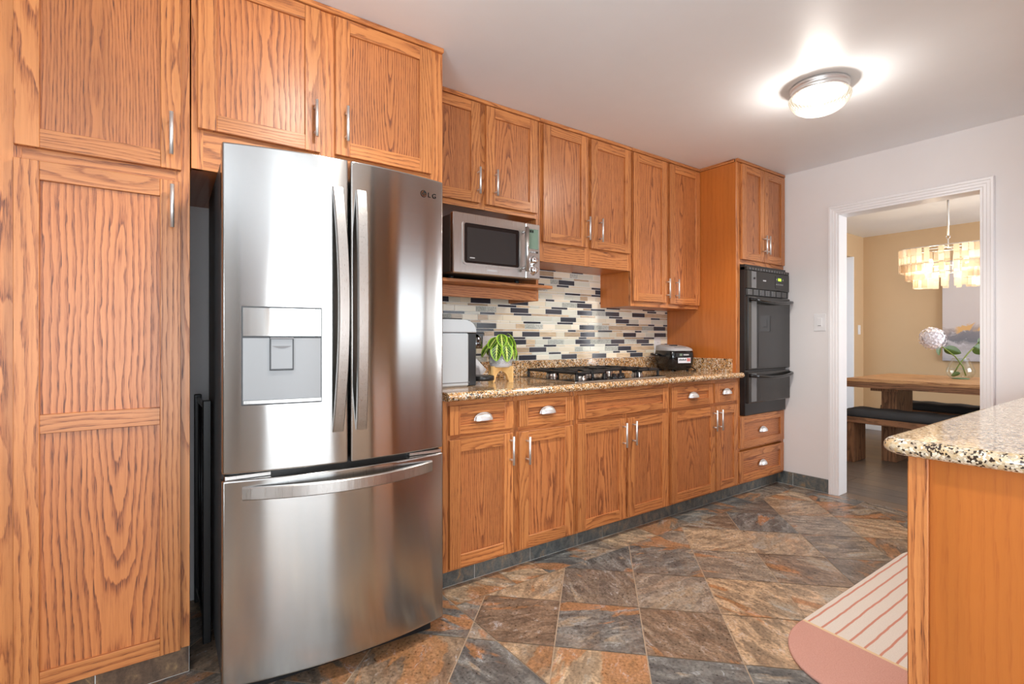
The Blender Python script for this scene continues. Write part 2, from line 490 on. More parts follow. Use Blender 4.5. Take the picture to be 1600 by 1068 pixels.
q = NT('clear_glass')
gl = q.n('ShaderNodeBsdfGlossy')
tp = q.n('ShaderNodeBsdfTransparent')
tp.inputs[0].default_value = (0.93, 0.97, 0.95, 1)
gl.inputs['Roughness'].default_value = 0.02
lw = q.n('ShaderNodeLayerWeight')
lw.inputs[0].default_value = 0.35
shader_mix(q, [tp, (q.math('MULTIPLY_ADD', lw.outputs['Facing'], 0.5, 0.03), gl)])
M['glass'] = q.m
q = NT('tinted_oven_window')
gl = q.n('ShaderNodeBsdfGlossy')
tp = q.n('ShaderNodeBsdfTransparent')
df = q.n('ShaderNodeBsdfDiffuse')
tp.inputs[0].default_value = (0.30, 0.29, 0.29, 1)
df.inputs[0].default_value = (0.03, 0.028, 0.027, 1)
gl.inputs['Roughness'].default_value = 0.03
shader_mix(q, [tp, (0.45, df), (0.10, gl)])
M['tinted'] = q.m


# ------------------------------------------------------------------ mesh building
ORG = {}


class MB:
    """collects boxes, tubes, lathes ... into one mesh; every face corner carries gv = (across, along, seed)"""
    def __init__(s):
        s.v = []
        s.f = []
        s.gv = []
        s.mi = []
        s.tc = []
        s.sm = []

    def face(s, idx, gv=None, mi=0, tc=(1, 1, 1, 1), smooth=False):
        s.f.append(idx)
        s.gv.append(gv or [(0, 0, 0)] * len(idx))
        s.mi.append(mi)
        s.tc.append(tc)
        s.sm.append(smooth)

    def box(s, x0, x1, y0, y1, z0, z1, grain='z', ch=0.0012, mi=0, tc=(1, 1, 1, 1), seed=None, rot=0.0, piv=None, mat=None):
        if seed is None:
            seed = random.random() * 97.0
        if x1 < x0: x0, x1 = x1, x0
        if y1 < y0: y0, y1 = y1, y0
        if z1 < z0: z0, z1 = z1, z0
        L = (x0, y0, z0)
        H = (x1, y1, z1)
        C = [(L[i] + H[i]) / 2 for i in range(3)]
        gi = 'xyz'.index(grain)
        uo = random.uniform(-0.05, 0.05)
        vo = random.uniform(-0.3, 0.3)
        ch = min(ch, 0.3 * min(H[i] - L[i] for i in range(3)))
        def P(i, j, k, ax):
            p = []
            for a, t in enumerate((i, j, k)):
                inset = 0 if a == ax else ch
                p.append(L[a] + inset if t == 0 else H[a] - inset)
            return p
        def gvof(p, ax):
            if ax == gi:
                o = [a for a in range(3) if a != gi]
                return (p[o[0]] - C[o[0]] + uo, (p[o[1]] - C[o[1]]) * 0.2 + vo, seed)
            o = [a for a in range(3) if a not in (gi, ax)][0]
            return (p[o] - C[o] + uo, p[gi] - C[gi] + vo, seed)
        base = len(s.v)
        idx = {}
        for ax in range(3):
            for i in (0, 1):
                for j in (0, 1):
                    for k in (0, 1):
                        p = P(i, j, k, ax)
                        idx[(i, j, k, ax)] = len(s.v)
                        q_ = Vector(p)
                        if mat is not None:
                            q_ = mat @ q_
                        elif rot:
                            pv = Vector(piv or C)
                            q_ = Matrix.Rotation(rot, 3, 'Z') @ (q_ - pv) + pv
                        s.v.append(tuple(q_))
        def quad(keys, ax):
            s.face([idx[k] for k in keys], [gvof(P(*k), ax) for k in keys], mi, tc)
        quad([(0, 0, 0, 0), (0, 0, 1, 0), (0, 1, 1, 0), (0, 1, 0, 0)], 0)
        quad([(1, 0, 0, 0), (1, 1, 0, 0), (1, 1, 1, 0), (1, 0, 1, 0)], 0)
        quad([(0, 0, 0, 1), (1, 0, 0, 1), (1, 0, 1, 1), (0, 0, 1, 1)], 1)
        quad([(0, 1, 0, 1), (0, 1, 1, 1), (1, 1, 1, 1), (1, 1, 0, 1)], 1)
        quad([(0, 0, 0, 2), (0, 1, 0, 2), (1, 1, 0, 2), (1, 0, 0, 2)], 2)
        quad([(0, 0, 1, 2), (1, 0, 1, 2), (1, 1, 1, 2), (0, 1, 1, 2)], 2)
        for a, b, c in ((0, 1, 2), (1, 2, 0), (0, 2, 1)):
            for ta in (0, 1):
                for tb in (0, 1):
                    def key(tcv, ax):
                        t = [0, 0, 0]
                        t[a], t[b], t[c] = ta, tb, tcv
                        return (*t, ax)
                    ks = [key(0, a), key(1, a), key(1, b), key(0, b)]
                    s.face([idx[k] for k in ks], [gvof(P(*k), a if a != gi else b) for k in ks], mi, tc)
        for i in (0, 1):
            for j in (0, 1):
                for k in (0, 1):
                    ks = [(i, j, k, 0), (i, j, k, 1), (i, j, k, 2)]
                    s.face([idx[q_] for q_ in ks], [gvof(P(*q_), 0 if gi != 0 else 1) for q_ in ks], mi, tc)
        return s

    def grid(s, pts, closed_u=False, closed_v=False, mi=0, smooth=True, gv=None, tc=(1, 1, 1, 1)):
        """pts[i][j] rows of points"""
        b = len(s.v)
        nu, nv = len(pts), len(pts[0])
        for r in pts:
            for p in r:
                s.v.append(tuple(p))
        for i in range(nu if closed_u else nu - 1):
            for j in range(nv if closed_v else nv - 1):
                i2, j2 = (i + 1) % nu, (j + 1) % nv
                ids = [(i, j), (i2, j), (i2, j2), (i, j2)]
                g = [gv(a, c) for a, c in ids] if gv else None
                s.face([b + a * nv + c for a, c in ids], g, mi, tc, smooth)
        return b

    def poly(s, pts, mi=0, gv=None, smooth=False, tc=(1, 1, 1, 1)):
        b = len(s.v)
        s.v += [tuple(p) for p in pts]
        s.face(list(range(b, b + len(pts))), gv, mi, tc, smooth)

    def tube(s, path, r, n=12, mi=0, caps=True, closed=False, smooth=True):
        path = [Vector(p) for p in path]
        rr = r if isinstance(r, (list, tuple)) else [r] * len(path)
        rows = []
        t0 = None
        nrm = None
        m = len(path)
        for i, p in enumerate(path):
            if closed:
                t = (path[(i + 1) % m] - path[i - 1]).normalized()
            else:
                t = (path[min(i + 1, m - 1)] - path[max(i - 1, 0)]).normalized()
            if nrm is None:
                ref = Vector((0, 0, 1)) if abs(t.z) < 0.9 else Vector((1, 0, 0))
                nrm = (ref - t * ref.dot(t)).normalized()
            else:
                nrm = (nrm - t * nrm.dot(t)).normalized()
            bn = t.cross(nrm)
            rows.append([p + (nrm * math.cos(a) + bn * math.sin(a)) * rr[i] for a in [2 * math.pi * k / n for k in range(n)]])
        b = s.grid(rows, closed_u=closed, closed_v=True, mi=mi, smooth=smooth)
        if caps and not closed:
            s.face([b + k for k in range(n)][::-1], None, mi)
            s.face([b + (m - 1) * n + k for k in range(n)], None, mi)
        return s

    def lathe(s, prof, c=(0, 0, 0), n=32, mi=0, ax='z', ribs=0, ramp_=0.0, smooth=True):
        rows = []
        for r, h in prof:
            row = []
            for k in range(n):
                a = 2 * math.pi * k / n
                q_ = r * (1 + (ramp_ * math.cos(ribs * a) if ribs else 0))
                if ax == 'z':
                    row.append((c[0] + q_ * math.cos(a), c[1] + q_ * math.sin(a), c[2] + h))
                elif ax == 'y':
                    row.append((c[0] + q_ * math.cos(a), c[1] + h, c[2] + q_ * math.sin(a)))
                else:
                    row.append((c[0] + h, c[1] + q_ * math.cos(a), c[2] + q_ * math.sin(a)))
            rows.append(row)
        s.grid(rows, closed_v=True, mi=mi, smooth=smooth)
        return s

    def prism(s, poly, axis, a0, a1, mi=0, smooth=False, grain=None, caps=True):
        """extrude a closed 2D outline along an axis ('x': outline is (y,z); 'y': (x,z); 'z': (x,y))"""
        def pt(p, a):
            return {'x': (a, p[0], p[1]), 'y': (p[0], a, p[1]), 'z': (p[0], p[1], a)}[axis]
        b = len(s.v)
        n = len(poly)
        sd = random.random() * 97
        for a in (a0, a1):
            s.v += [pt(p, a) for p in poly]
        per = 0
        for i in range(n):
            j = (i + 1) % n
            d = math.dist(poly[i], poly[j])
            g = [(per, a0, sd), (per + d, a0, sd), (per + d, a1, sd), (per, a1, sd)]
            s.face([b + i, b + j, b + n + j, b + n + i], g, mi, (1, 1, 1, 1), smooth)
            per += d
        if caps:
            gc = [(p[0], p[1], sd) for p in poly]
            s.face([b + i for i in range(n)][::-1], gc[::-1], mi)
            s.face([b + n + i for i in range(n)], gc, mi)
        return s

    def build(s, name, mats, parent=None, org=None, bevel=0.0, subsurf=0, fix=True, autosmooth=False):
        if not isinstance(mats, (list, tuple)):
            mats = [mats]
        if parent is not None:
            org = ORG[parent.name]
        org = Vector(org or (0, 0, 0))
        me = bpy.data.meshes.new(name)
        me.from_pydata([tuple(Vector(v) - org) for v in s.v], [], s.f)
        for m in mats:
            me.materials.append(M[m] if isinstance(m, str) else m)
        at = me.attributes.new('gv', 'FLOAT_VECTOR', 'CORNER')
        at.data.foreach_set('vector', [c for g in s.gv for p in g for c in p])
        ct = me.attributes.new('tc', 'FLOAT_COLOR', 'CORNER')
        ct.data.foreach_set('color', [c for t, g in zip(s.tc, s.gv) for _ in g for c in t])
        me.polygons.foreach_set('material_index', s.mi)
        me.polygons.foreach_set('use_smooth', s.sm)
        if fix:
            bm = bmesh.new()
            bm.from_mesh(me)
            bmesh.ops.recalc_face_normals(bm, faces=bm.faces)
            bm.to_mesh(me)
            bm.free()
        me.update()
        o = bpy.data.objects.new(name, me)
        COL.objects.link(o)
        if parent is not None:
            o.parent = parent
            ORG[o.name] = org
        else:
            o.location = org
            ORG[o.name] = org
        if bevel:
            md = o.modifiers.new('bevel', 'BEVEL')
            md.width = bevel
            md.segments = 3
            md.limit_method = 'ANGLE'
            md.angle_limit = R(40)
        if subsurf:
            md = o.modifiers.new('sub', 'SUBSURF')
            md.levels = md.render_levels = subsurf
        return o


def tag(o, label, cat, group=None, kind=None):
    o['label'] = label
    o['category'] = cat
    if group: o['group'] = group
    if kind: o['kind'] = kind
    return o


def struct(o, label=None):
    o['kind'] = 'structure'
    if label: o['label'] = label
    return o


def thing(name, loc, label, cat, group=None, rz=0.0):
    o = bpy.data.objects.new(name, None)
    o.empty_display_size = 0.05
    COL.objects.link(o)
    o.location = loc
    o.rotation_euler = (0, 0, rz)
    ORG[o.name] = Vector(loc) if not rz else Vector((0, 0, 0))
    return tag(o, label, cat, group)


def B(*a, **k):
    return MB().box(*a, **k)


def rbox(mb, x0, x1, y0, y1, z0, z1, r, mi=0, n=5):
    """upright box with rounded vertical corners"""
    pts = []
    for cx, cy, a0 in ((x1 - r, y1 - r, 0), (x0 + r, y1 - r, 90), (x0 + r, y0 + r, 180), (x1 - r, y0 + r, 270)):
        for k in range(n + 1):
            a = R(a0 + 90 * k / n)
            pts.append((cx + r * math.cos(a), cy + r * math.sin(a)))
    mb.prism(pts, 'z', z0, z1, mi)
    return mb


random.seed(11)

# ------------------------------------------------------------------ the room
XF, YW, ZC, YF, YD, YU, YUD = 4.19, 2.68, 2.47, 2.075, 2.055, 2.385, 2.365
# kitchen floor: 45 degree tile grid with a border course
def clip(poly, f):
    out = []
    for i in range(len(poly)):
        a, b = poly[i], poly[(i + 1) % len(poly)]
        fa, fb = f(a), f(b)
        if fa >= 0: out.append(a)
        if fa * fb < 0:
            t = fa / (fa - fb)
            out.append((a[0] + (b[0] - a[0]) * t, a[1] + (b[1] - a[1]) * t))
    return out

def inset_clip(poly, x0, x1, y0, y1):
    for f in (lambda p: p[0] - x0, lambda p: x1 - p[0], lambda p: p[1] - y0, lambda p: y1 - p[1]):
        if len(poly) < 3: return []
        poly = clip(poly, f)
    return poly

fl = MB()
fl.box(-1.95, 4.25, -3.65, 2.75, -0.12, -0.0025, ch=0, mi=1)
s_ = 0.3391
g = 0.0022
def tile(poly, rotc):
    if len(poly) < 3: return
    ar = abs(sum(poly[i][0] * poly[(i + 1) % len(poly)][1] - poly[(i + 1) % len(poly)][0] * poly[i][1] for i in range(len(poly)))) / 2
    if ar < 0.0008: return
    sd = round(random.random() * 90, 3)
    cx = sum(p[0] for p in poly) / len(poly)
    cy = sum(p[1] for p in poly) / len(poly)
    c, s2 = math.cos(rotc), math.sin(rotc)
    gv = [((p[0] - cx) * c + (p[1] - cy) * s2, -(p[0] - cx) * s2 + (p[1] - cy) * c, sd) for p in poly]
    fl.poly([(p[0], p[1], 0.0) for p in poly], 0, gv)
r2 = math.sqrt(0.5)
for i in range(-26, 27):
    for j in range(-26, 27):
        q4 = []
        for a, b in ((g, g), (s_ - g, g), (s_ - g, s_ - g), (g, s_ - g)):
            uu, vv = i * s_ + a, j * s_ + b
            q4.append((1.983 + (uu - vv) * r2, 1.719 - (uu + vv) * r2))
        tile(inset_clip(q4, -1.9, 1.106, -3.6, 2.68), 0.785)
        tile(inset_clip(q4, 1.110, 4.028, -3.6, 1.956), 0.785)
xx = 1.11
while xx < 4.02:
    L_ = random.choice((0.33, 0.33, 0.2, 0.25))
    tile([(xx + g, 1.960), (min(xx + L_, 4.028) - g, 1.960), (min(xx + L_, 4.028) - g + 0.0, 2.135), (xx + g, 2.135)], 0)
    xx += L_
yy_ = -3.6
while yy_ < 1.95:
    L_ = 0.34
    tile([(4.032, yy_ + g), (4.19, yy_ + g), (4.19, min(yy_ + L_, 1.956) - g), (4.032, min(yy_ + L_, 1.956) - g)], 0)
    yy_ += L_
tile([(4.032, 1.96), (4.19, 1.96), (4.19, 2.135), (4.032, 2.135)], 0)
struct(fl.build('floor', ['slate', 'grout']), 'multicoloured slate tile floor laid on the diagonal')
struct(B(4.19, 7.75, -1.75, 4.0, -0.12, -0.001, ch=0).build('floor_dining', 'planks'), 'grey brown plank floor of the dining room')
struct(B(-2.0, 4.25, -3.75, 2.8, ZC, ZC + 0.1, ch=0).build('ceiling', 'ceiling'), 'white painted kitchen ceiling')
struct(B(4.25, 7.75, -1.75, 4.0, ZC, ZC + 0.1, ch=0).build('ceiling_dining', 'ceiling'), 'white dining room ceiling')
struct(B(-1.95, 4.31, YW, YW + 0.1, 0, ZC, ch=0).build('wall_back', 'wall'), 'wall behind the oak cabinets')
OY0, OY1, OZ = 0.868, 1.680, 2.088
wr = MB()
wr.box(XF, XF + 0.12, OY1, YW, 0, ZC, ch=0)
wr.box(XF, XF + 0.12, -0.3, OY0, 0, ZC, ch=0)
wr.box(XF, XF + 0.12, OY0, OY1, OZ, ZC, ch=0)
struct(wr.build('wall_right', 'wall'), 'pale wall with the doorway to the dining room')
# left and front walls behind the camera; left opening put in to admit daylight
wl = MB()
wl.box(-1.95, -1.9, -3.65, -1.75, 0, ZC, ch=0)
wl.box(-1.95, -1.9, -0.05, YW, 0, ZC, ch=0)
wl.box(-1.95, -1.9, -1.75, -0.05, 0, 0.55, ch=0)
wl.box(-1.95, -1.9, -1.75, -0.05, 2.15, ZC, ch=0)
struct(wl.build('wall_left', 'reflect_taupe'))
wf = MB()
wf.box(-1.95, -1.0, -3.6, -3.55, 0, ZC, ch=0)
wf.box(1.3, 1.55, -3.6, -3.55, 0, ZC, ch=0)
wf.box(-1.0, 1.3, -3.6, -3.55, 2.42, ZC, ch=0)
struct(wf.build('wall_front', 'wall'))
wn = MB()
wn.box(1.50, 1.56, -3.6, -0.30, 0, ZC, ch=0)
struct(wn.build('wall_nook', 'reflect_brown'))
wk = MB()
wk.box(1.50, 2.1, -0.36, -0.30, 0, ZC, ch=0)
wk.box(3.9, 4.31, -0.36, -0.30, 0, ZC, ch=0)
wk.box(2.1, 3.9, -0.36, -0.30, 0, 1.05, ch=0)
wk.box(2.1, 3.9, -0.36, -0.30, 1.70, ZC, ch=0)
struct(wk.build('wall_sink', 'reflect_brown'))
def window(n, x0, x1, z0, z1, y0, y1, bars, mat='trim'):
    mb = MB()
    f = 0.05
    mb.box(x0, x0 + f, y0, y1, z0, z1)
    mb.box(x1 - f, x1, y0, y1, z0, z1)
    mb.box(x0 + f, x1 - f, y0, y1, z0, z0 + f)
    mb.box(x0 + f, x1 - f, y0, y1, z1 - f, z1)
    for b in bars:
        mb.box(b - f * 0.6, b + f * 0.6, y0, y1, z0 + f, z1 - f)
    struct(mb.build('window_%d' % n, mat))
window(1, -1.0, 1.3, 0.0, 2.42, -3.59, -3.55, [0.14, 0.70], 'reflect_brown')
window(2, 2.1, 3.9, 1.05, 1.70, -0.35, -0.31, [3.0])
mb = MB()
for a, b, c, d in ((-1.75, -1.7, 0.55, 2.15), (-0.1, -0.05, 0.55, 2.15), (-0.93, -0.87, 0.6, 2.1)):
    mb.box(-1.94, -1.91, a, b, c, d)
mb.box(-1.94, -1.91, -1.7, -0.1, 0.55, 0.6)
mb.box(-1.94, -1.91, -1.7, -0.1, 2.1, 2.15)
struct(mb.build('window_3', 'trim'))  # frame of the added left window, out of view

# dining room shell
XB, YL = 7.586, 2.737
struct(B(XB, XB + 0.08, -1.75, 4.0, 0, ZC, ch=0).build('wall_dining_back', 'beige'), 'tan back wall of the dining room')
wd = MB()
wd.box(7.27, XB, YL, YL + 0.1, 0, ZC, ch=0)
wd.box(4.31, 7.27, YL, YL + 0.1, 2.19, ZC, ch=0)
wd.box(4.31, 6.3, YL, YL + 0.1, 0, 2.19, ch=0)
struct(wd.build('wall_dining_left', 'beige'), 'tan side wall of the dining room with an opening')
struct(B(6.3, 7.6, 3.9, 4.0, 0, ZC, ch=0).build('wall_hall', 'wall'))
struct(B(7.248, 7.272, YL - 0.012, YL + 0.112, 0, 2.19, ch=0.002).build('trim_5', 'trim'), 'pale jamb of the opening in the tan wall')
wdr = MB()
wdr.box(4.31, 5.1, -1.75, -1.65, 0, ZC, ch=0)
wdr.box(6.9, 7.6, -1.75, -1.65, 0, ZC, ch=0)
wdr.box(5.1, 6.9, -1.75, -1.65, 0, 0.6, ch=0)
wdr.box(5.1, 6.9, -1.75, -1.65, 2.2, ZC, ch=0)
struct(wdr.build('wall_dining_right', 'beige'))  # unseen wall, opened for the added dining room lamp
struct(B(XB - 0.014, XB, -1.65, YL, 0, 0.09).build('baseboard_dining_back', 'trim'), 'white baseboard under the tan back wall')
struct(B(7.272, XB - 0.014, YL - 0.014, YL, 0, 0.09).build('baseboard_dining_left', 'trim'))

# door casing (mitred, stepped profile), jamb lining
def casing(x, y0, y1, zt, side, name):
    prof = [(0.0, 0.0), (0.0, 0.010), (0.006, 0.014), (0.018, 0.014), (0.022, 0.018), (0.036, 0.019), (0.040, 0.024), (0.052, 0.024), (0.056, 0.016), (0.056, 0.0)]
    rows = []
    for (y, z, oy, oz) in ((y0, 0, -1, 0), (y0, zt, -1, 1), (y1, zt, 1, 1), (y1, 0, 1, 0)):
        rows.append([(x + side * d, y + oy * w, z + oz * w) for w, d in prof])
    mb = MB()
    mb.grid(rows, closed_v=True, smooth=False)
    return mb
cs = casing(XF, OY0, OY1, OZ, -1, 'trim_1')
cs2 = casing(XF + 0.12, OY0, OY1, OZ, 1, 'trim_2')
struct(cs.build('trim_1', 'trim'), 'white moulded casing around the dining room doorway')
struct(cs2.build('trim_2', 'trim'))
jb = MB()
jb.box(XF - 0.008, XF + 0.128, OY1 - 0.012, OY1 + 0.001, 0, OZ - 0.012, ch=0.0005)
jb.box(XF - 0.008, XF + 0.128, OY0 - 0.001, OY0 + 0.012, 0, OZ - 0.012, ch=0.0005)
jb.box(XF - 0.008, XF + 0.128, OY0 - 0.001, OY1 + 0.001, OZ - 0.012, OZ + 0.001, ch=0.0005)
struct(jb.build('door_1', 'trim'), 'white lining of the dining room doorway')

# slate skirting tiles
def tile_strip(name, fn, a0, a1, z1, lens, label, mat='slatebase'):
    mb = MB()
    a = a0
    k = 0
    while a < a1 - 0.01:
        b = min(a + lens[k % len(lens)], a1)
        fn(mb, a + 0.0015, b - 0.0015, 0.003, z1)
        a = b
        k += 1
    fn(mb, a0, a1, 0.0, z1 - 0.004, True)
    o = mb.build(name, [mat, 'whitegrout'])
    return struct(o, label)
tile_strip('baseboard_back', lambda m, a, b, z0, z1, base=False: m.box(a, b, 2.122 + (0.003 if base else 0), 2.134, z0, z1, 'x', 0.0008, 1 if base else 0), 1.108, 4.186, 0.094, [0.2, 0.34, 0.335], 'slate tile kick under the base cabinets')
tile_strip('baseboard_right', lambda m, a, b, z0, z1, base=False: m.box(4.178 + (0.003 if base else 0), 4.19, a, b, z0, z1, 'y', 0.0008, 1 if base else 0), 1.737, 2.121, 0.102, [0.26, 0.2], 'dark slate skirting left of the doorway')
tile_strip('baseboard_left', lambda m, a, b, z0, z1, base=False: m.box(a, b, 2.112 + (0.003 if base else 0), 2.124, z0, z1, 'x', 0.0008, 1 if base else 0), -0.8, 0.136, 0.108, [0.34], 'brown slate kick under the pantry', 'slatebrown')

# mosaic backsplash
bs = MB()
bs.box(1.11, 3.498, YW - 0.006, YW, 1.018, 1.70, ch=0, mi=1)
TYPES = {0: [lin(62, 64, 74), lin(74, 76, 84), lin(54, 58, 68)], 1: [lin(244, 234, 210), lin(234, 228, 206), lin(248, 240, 220), lin(226, 228, 214)],
         2: [lin(206, 184, 156), lin(222, 202, 172), lin(194, 174, 148)], 3: [lin(206, 210, 204), lin(190, 196, 190)]}
zz = 1.021
row = 0
rs = random.Random(5)
while zz < 1.69:
    hgt = 0.031 if row % 2 == 0 else 0.0125
    x_ = 1.112 + rs.uniform(-0.08, 0)
    last = None
    while x_ < 3.497:
        if row % 2 == 0:
            t = rs.choices((0, 1, 2, 3), (0.21, 0.41, 0.21, 0.17))[0]
            ln = {0: 0.145, 1: rs.choice((0.075, 0.15, 0.11)), 2: rs.choice((0.075, 0.15)), 3: rs.choice((0.075, 0.14))}[t]
        else:
            t = rs.choices((0, 1, 2), (0.37, 0.33, 0.30))[0]
            ln = rs.choice((0.145, 0.145, 0.075, 0.11))
        if t == 0 and last == 0: t = rs.choice((1, 2))
        last = t
        c_ = rs.choice(TYPES[t])
        k_ = rs.uniform(0.93, 1.06)
        a_, b_ = max(x_, 1.112), min(x_ + ln, 3.4965)
        if b_ - a_ > 0.008:
            bs.box(a_ + 0.0017, b_ - 0.0017, YW - 0.009, YW - 0.004, zz, min(zz + hgt, 1.699), 'x', 0.0006, 0, (c_[0] * k_, c_[1] * k_, c_[2] * k_, 1), seed=float(t))
        x_ += ln
    zz += hgt + 0.0038
    row += 1
struct(bs.build('wall_backsplash', ['mosaic', 'whitegrout']), 'linear mosaic backsplash of dark glass, cream and grey stone strips')


# ------------------------------------------------------------------ cabinets
def shaker(x0, x1, z0, z1, yd, st=0.057, rl=0.057, th=0.0205, rec=0.010, mids=(), horiz=False):
    mb = MB()
    mb.box(x0, x0 + st, yd, yd + th, z0, z1, 'z')
    mb.box(x1 - st, x1, yd, yd + th, z0, z1, 'z')
    rails = [(z0, z0 + rl), (z1 - rl, z1)] + [(m - rl / 2, m + rl / 2) for m in mids]
    for a, b in rails:
        mb.box(x0 + st, x1 - st, yd + 0.0004, yd + th, a, b, 'x')
    rails.sort()
    for (a, b), (c, d) in zip(rails, rails[1:]):
        mb.box(x0 + st - 0.004, x1 - st + 0.004, yd + rec, yd + th - 0.002, b - 0.003, c + 0.003, 'x' if horiz else 'z', 0.0003, 1)
    return mb


def bar_pull(x, z0, z1, yd):
    mb = MB()
    y = yd - 0.031
    mb.tube([(x, y, z0), (x, y, z1)], 0.0062, 14)
    for z in (z0 + 0.023, z1 - 0.023):
        mb.tube([(x, y, z), (x, yd + 0.0005, z)], 0.0048, 10)
    return mb


def cup_pull(x, z, yd, a=0.05, h=0.034, d=0.024):
    mb = MB()
    rows = []
    for i in range(17):
        th = math.pi * i / 16
        rows.append([(x + a * math.cos(th), yd + 0.0005 - d * math.sin(th) ** 0.7 * math.sin(ph), z + h * math.sin(th) ** 0.8 * math.cos(ph)) for ph in [math.pi / 2 * k / 8 for k in range(9)]])
    mb.grid(rows)
    pl = [(x + 1.06 * a * math.cos(math.pi * k / 20), z + 1.1 * h * math.sin(math.pi * k / 20)) for k in range(21)]
    mb.prism(pl, 'y', yd - 0.0012, yd + 0.0006)
    return mb


def cabinet(name, label, x0, x1, z0, z1, yf, stiles, rails, doors=(), drawers=(), yb=YW - 0.002, crown=True, carc=None, stw=0.04, cat='cabinet', group=None):
    """stiles: list of (x0,x1) ; rails: list of (z0,z1) ; doors: (x0,x1,z0,z1,handle x,handle z0,handle z1,mids)"""
    t = thing(name, ((x0 + x1) / 2, yf, z0), label, cat, group)
    ff = MB()
    for a, b in stiles:
        ff.box(a, b, yf, yf + 0.02, z0, z1 + 0.001, 'z')
    for a, b in rails:
        ff.box(x0 + 0.002, x1 - 0.002, yf + 0.0005, yf + 0.02, a, b, 'x')
    ff.build('face_frame', 'oak', t)
    cb = MB()
    for bx in (carc or [(x0 + 0.001, x1 - 0.001, yf + 0.02, yb, z0 + 0.001, z1)]):
        cb.box(*bx, grain='z')
    cb.build('carcass', 'veneer', t)
    for d in doors:
        a, b, c, e, hx, h0, h1 = d[:7]
        mids = d[7] if len(d) > 7 else ()
        w = b - a
        st = 0.057 if w > 0.3 else 0.05
        do = shaker(a, b, c, e, yf - 0.021, st=st, mids=mids).build('door', ['oak', 'oak_panel'], t)
        bar_pull(hx, h0, h1, yf - 0.021).build('handle', 'chrome', do)
    for d in drawers:
        a, b, c, e, cup = d[:5]
        rl = 0.042 if e - c < 0.16 else 0.05
        dr = shaker(a, b, c, e, yf - 0.021, st=0.055, rl=rl, horiz=True).build('drawer', ['oak', 'oak_panel'], t)
        if cup:
            cup_pull((a + b) / 2, c + (e - c) * 0.42, yf - 0.021).build('cup_pull', 'chrome', dr)
    if crown:
        cr = MB()
        cr.box(x0, x1, yf - 0.016, yf + 0.01, z1 + 0.001, ZC - 0.001, 'x', 0.003)
        cr.build('crown', 'oak', t)
    return t


TOPZ = 2.446
# pantry
cabinet('pantry_cabinet', 'tall oak pantry cabinet at the left edge, left of the refrigerator', -0.42, 0.135, 0.109, TOPZ, YF,
        [(-0.42, -0.285), (0.092, 0.135)], [(0.109, 0.135), (1.68, 1.74), (2.43, TOPZ)],
        [(-0.302, 0.109, 1.727, 2.436, 0.080, 1.766, 1.906), (-0.302, 0.107, 0.113, 1.688, 0.082, 1.527, 1.668, (0.906,))])
# cabinet beyond the pantry (runs out of frame)
cabinet('tall_cabinet', 'sliver of tall oak cabinet beyond the pantry, cut by the left frame edge', -1.0, -0.424, 0.109, TOPZ, YF,
        [(-1.0, -0.95), (-0.46, -0.424)], [(0.109, 0.15), (1.68, 1.74), (2.43, TOPZ)],
        [(-0.965, -0.452, 1.727, 2.436, -0.93, 1.766, 1.906), (-0.965, -0.452, 0.113, 1.688, -0.93, 1.527, 1.668, (0.906,))])
# refrigerator enclosure
t = cabinet('overhead_cabinet', 'deep two-door oak cabinet above the stainless refrigerator', 0.139, 1.108, 1.746, TOPZ, YF,
            [(0.139, 0.175), (0.555, 0.632), (1.03, 1.108)], [(1.746, 1.90), (2.43, TOPZ)],
            [(0.157, 0.565, 1.883, 2.436, 0.543, 1.931, 2.071), (0.623, 1.043, 1.890, 2.436, 0.662, 1.940, 2.078)])
B(1.088, 1.108, YF + 0.002, YW - 0.002, 0.0, 1.745, 'z').build('side_panel', 'oak', t)

# uppers
t = cabinet('upper_cabinet', 'oak wall cabinet over the microwave niche, beside the refrigerator panel', 1.111, 1.914, 1.868, TOPZ, YU,
            [(1.111, 1.15), (1.487, 1.54), (1.885, 1.914)], [(1.868, 1.902), (2.43, TOPZ)],
            [(1.13, 1.493, 1.897, 2.438, 1.475, 1.939, 2.081), (1.534, 1.892, 1.897, 2.438, 1.588, 1.944, 2.087)])
B(1.896, 1.914, YU, YW - 0.012, 1.384, 1.868, 'z').build('side_panel', 'oak', t)
B(1.112, 1.914, 2.255, YW - 0.012, 1.446, 1.463, 'x', 0.002).build('shelf', 'oak', t)
mb = MB()
mb.box(1.112, 1.896, YU, YU + 0.02, 1.384, 1.445, 'x')
mb.box(1.112, 1.13, YU, YW - 0.012, 1.384, 1.445, 'y')
mb.build('valance', 'oak', t)
cabinet('upper_cabinet', 'oak wall cabinet over the cooktop with a deep bottom rail', 1.917, 2.722, 1.622, TOPZ, YU,
        [(1.917, 1.955), (2.29, 2.342), (2.69, 2.722)], [(1.622, 1.742), (2.43, TOPZ)],
        [(1.938, 2.300, 1.738, 2.438, 2.290, 1.781, 1.928), (2.332, 2.704, 1.738, 2.438, 2.403, 1.781, 1.930)])
cabinet('upper_cabinet', 'tallest hanging oak wall cabinet, between cooktop and built-in oven', 2.724, 3.499, 1.385, TOPZ, YU,
        [(2.724, 2.76), (3.08, 3.14), (3.47, 3.499)], [(1.385, 1.425), (2.43, TOPZ)],
        [(2.732, 3.092, 1.420, 2.438, 3.085, 1.453, 1.593), (3.130, 3.494, 1.415, 2.438, 3.190, 1.453, 1.595)])

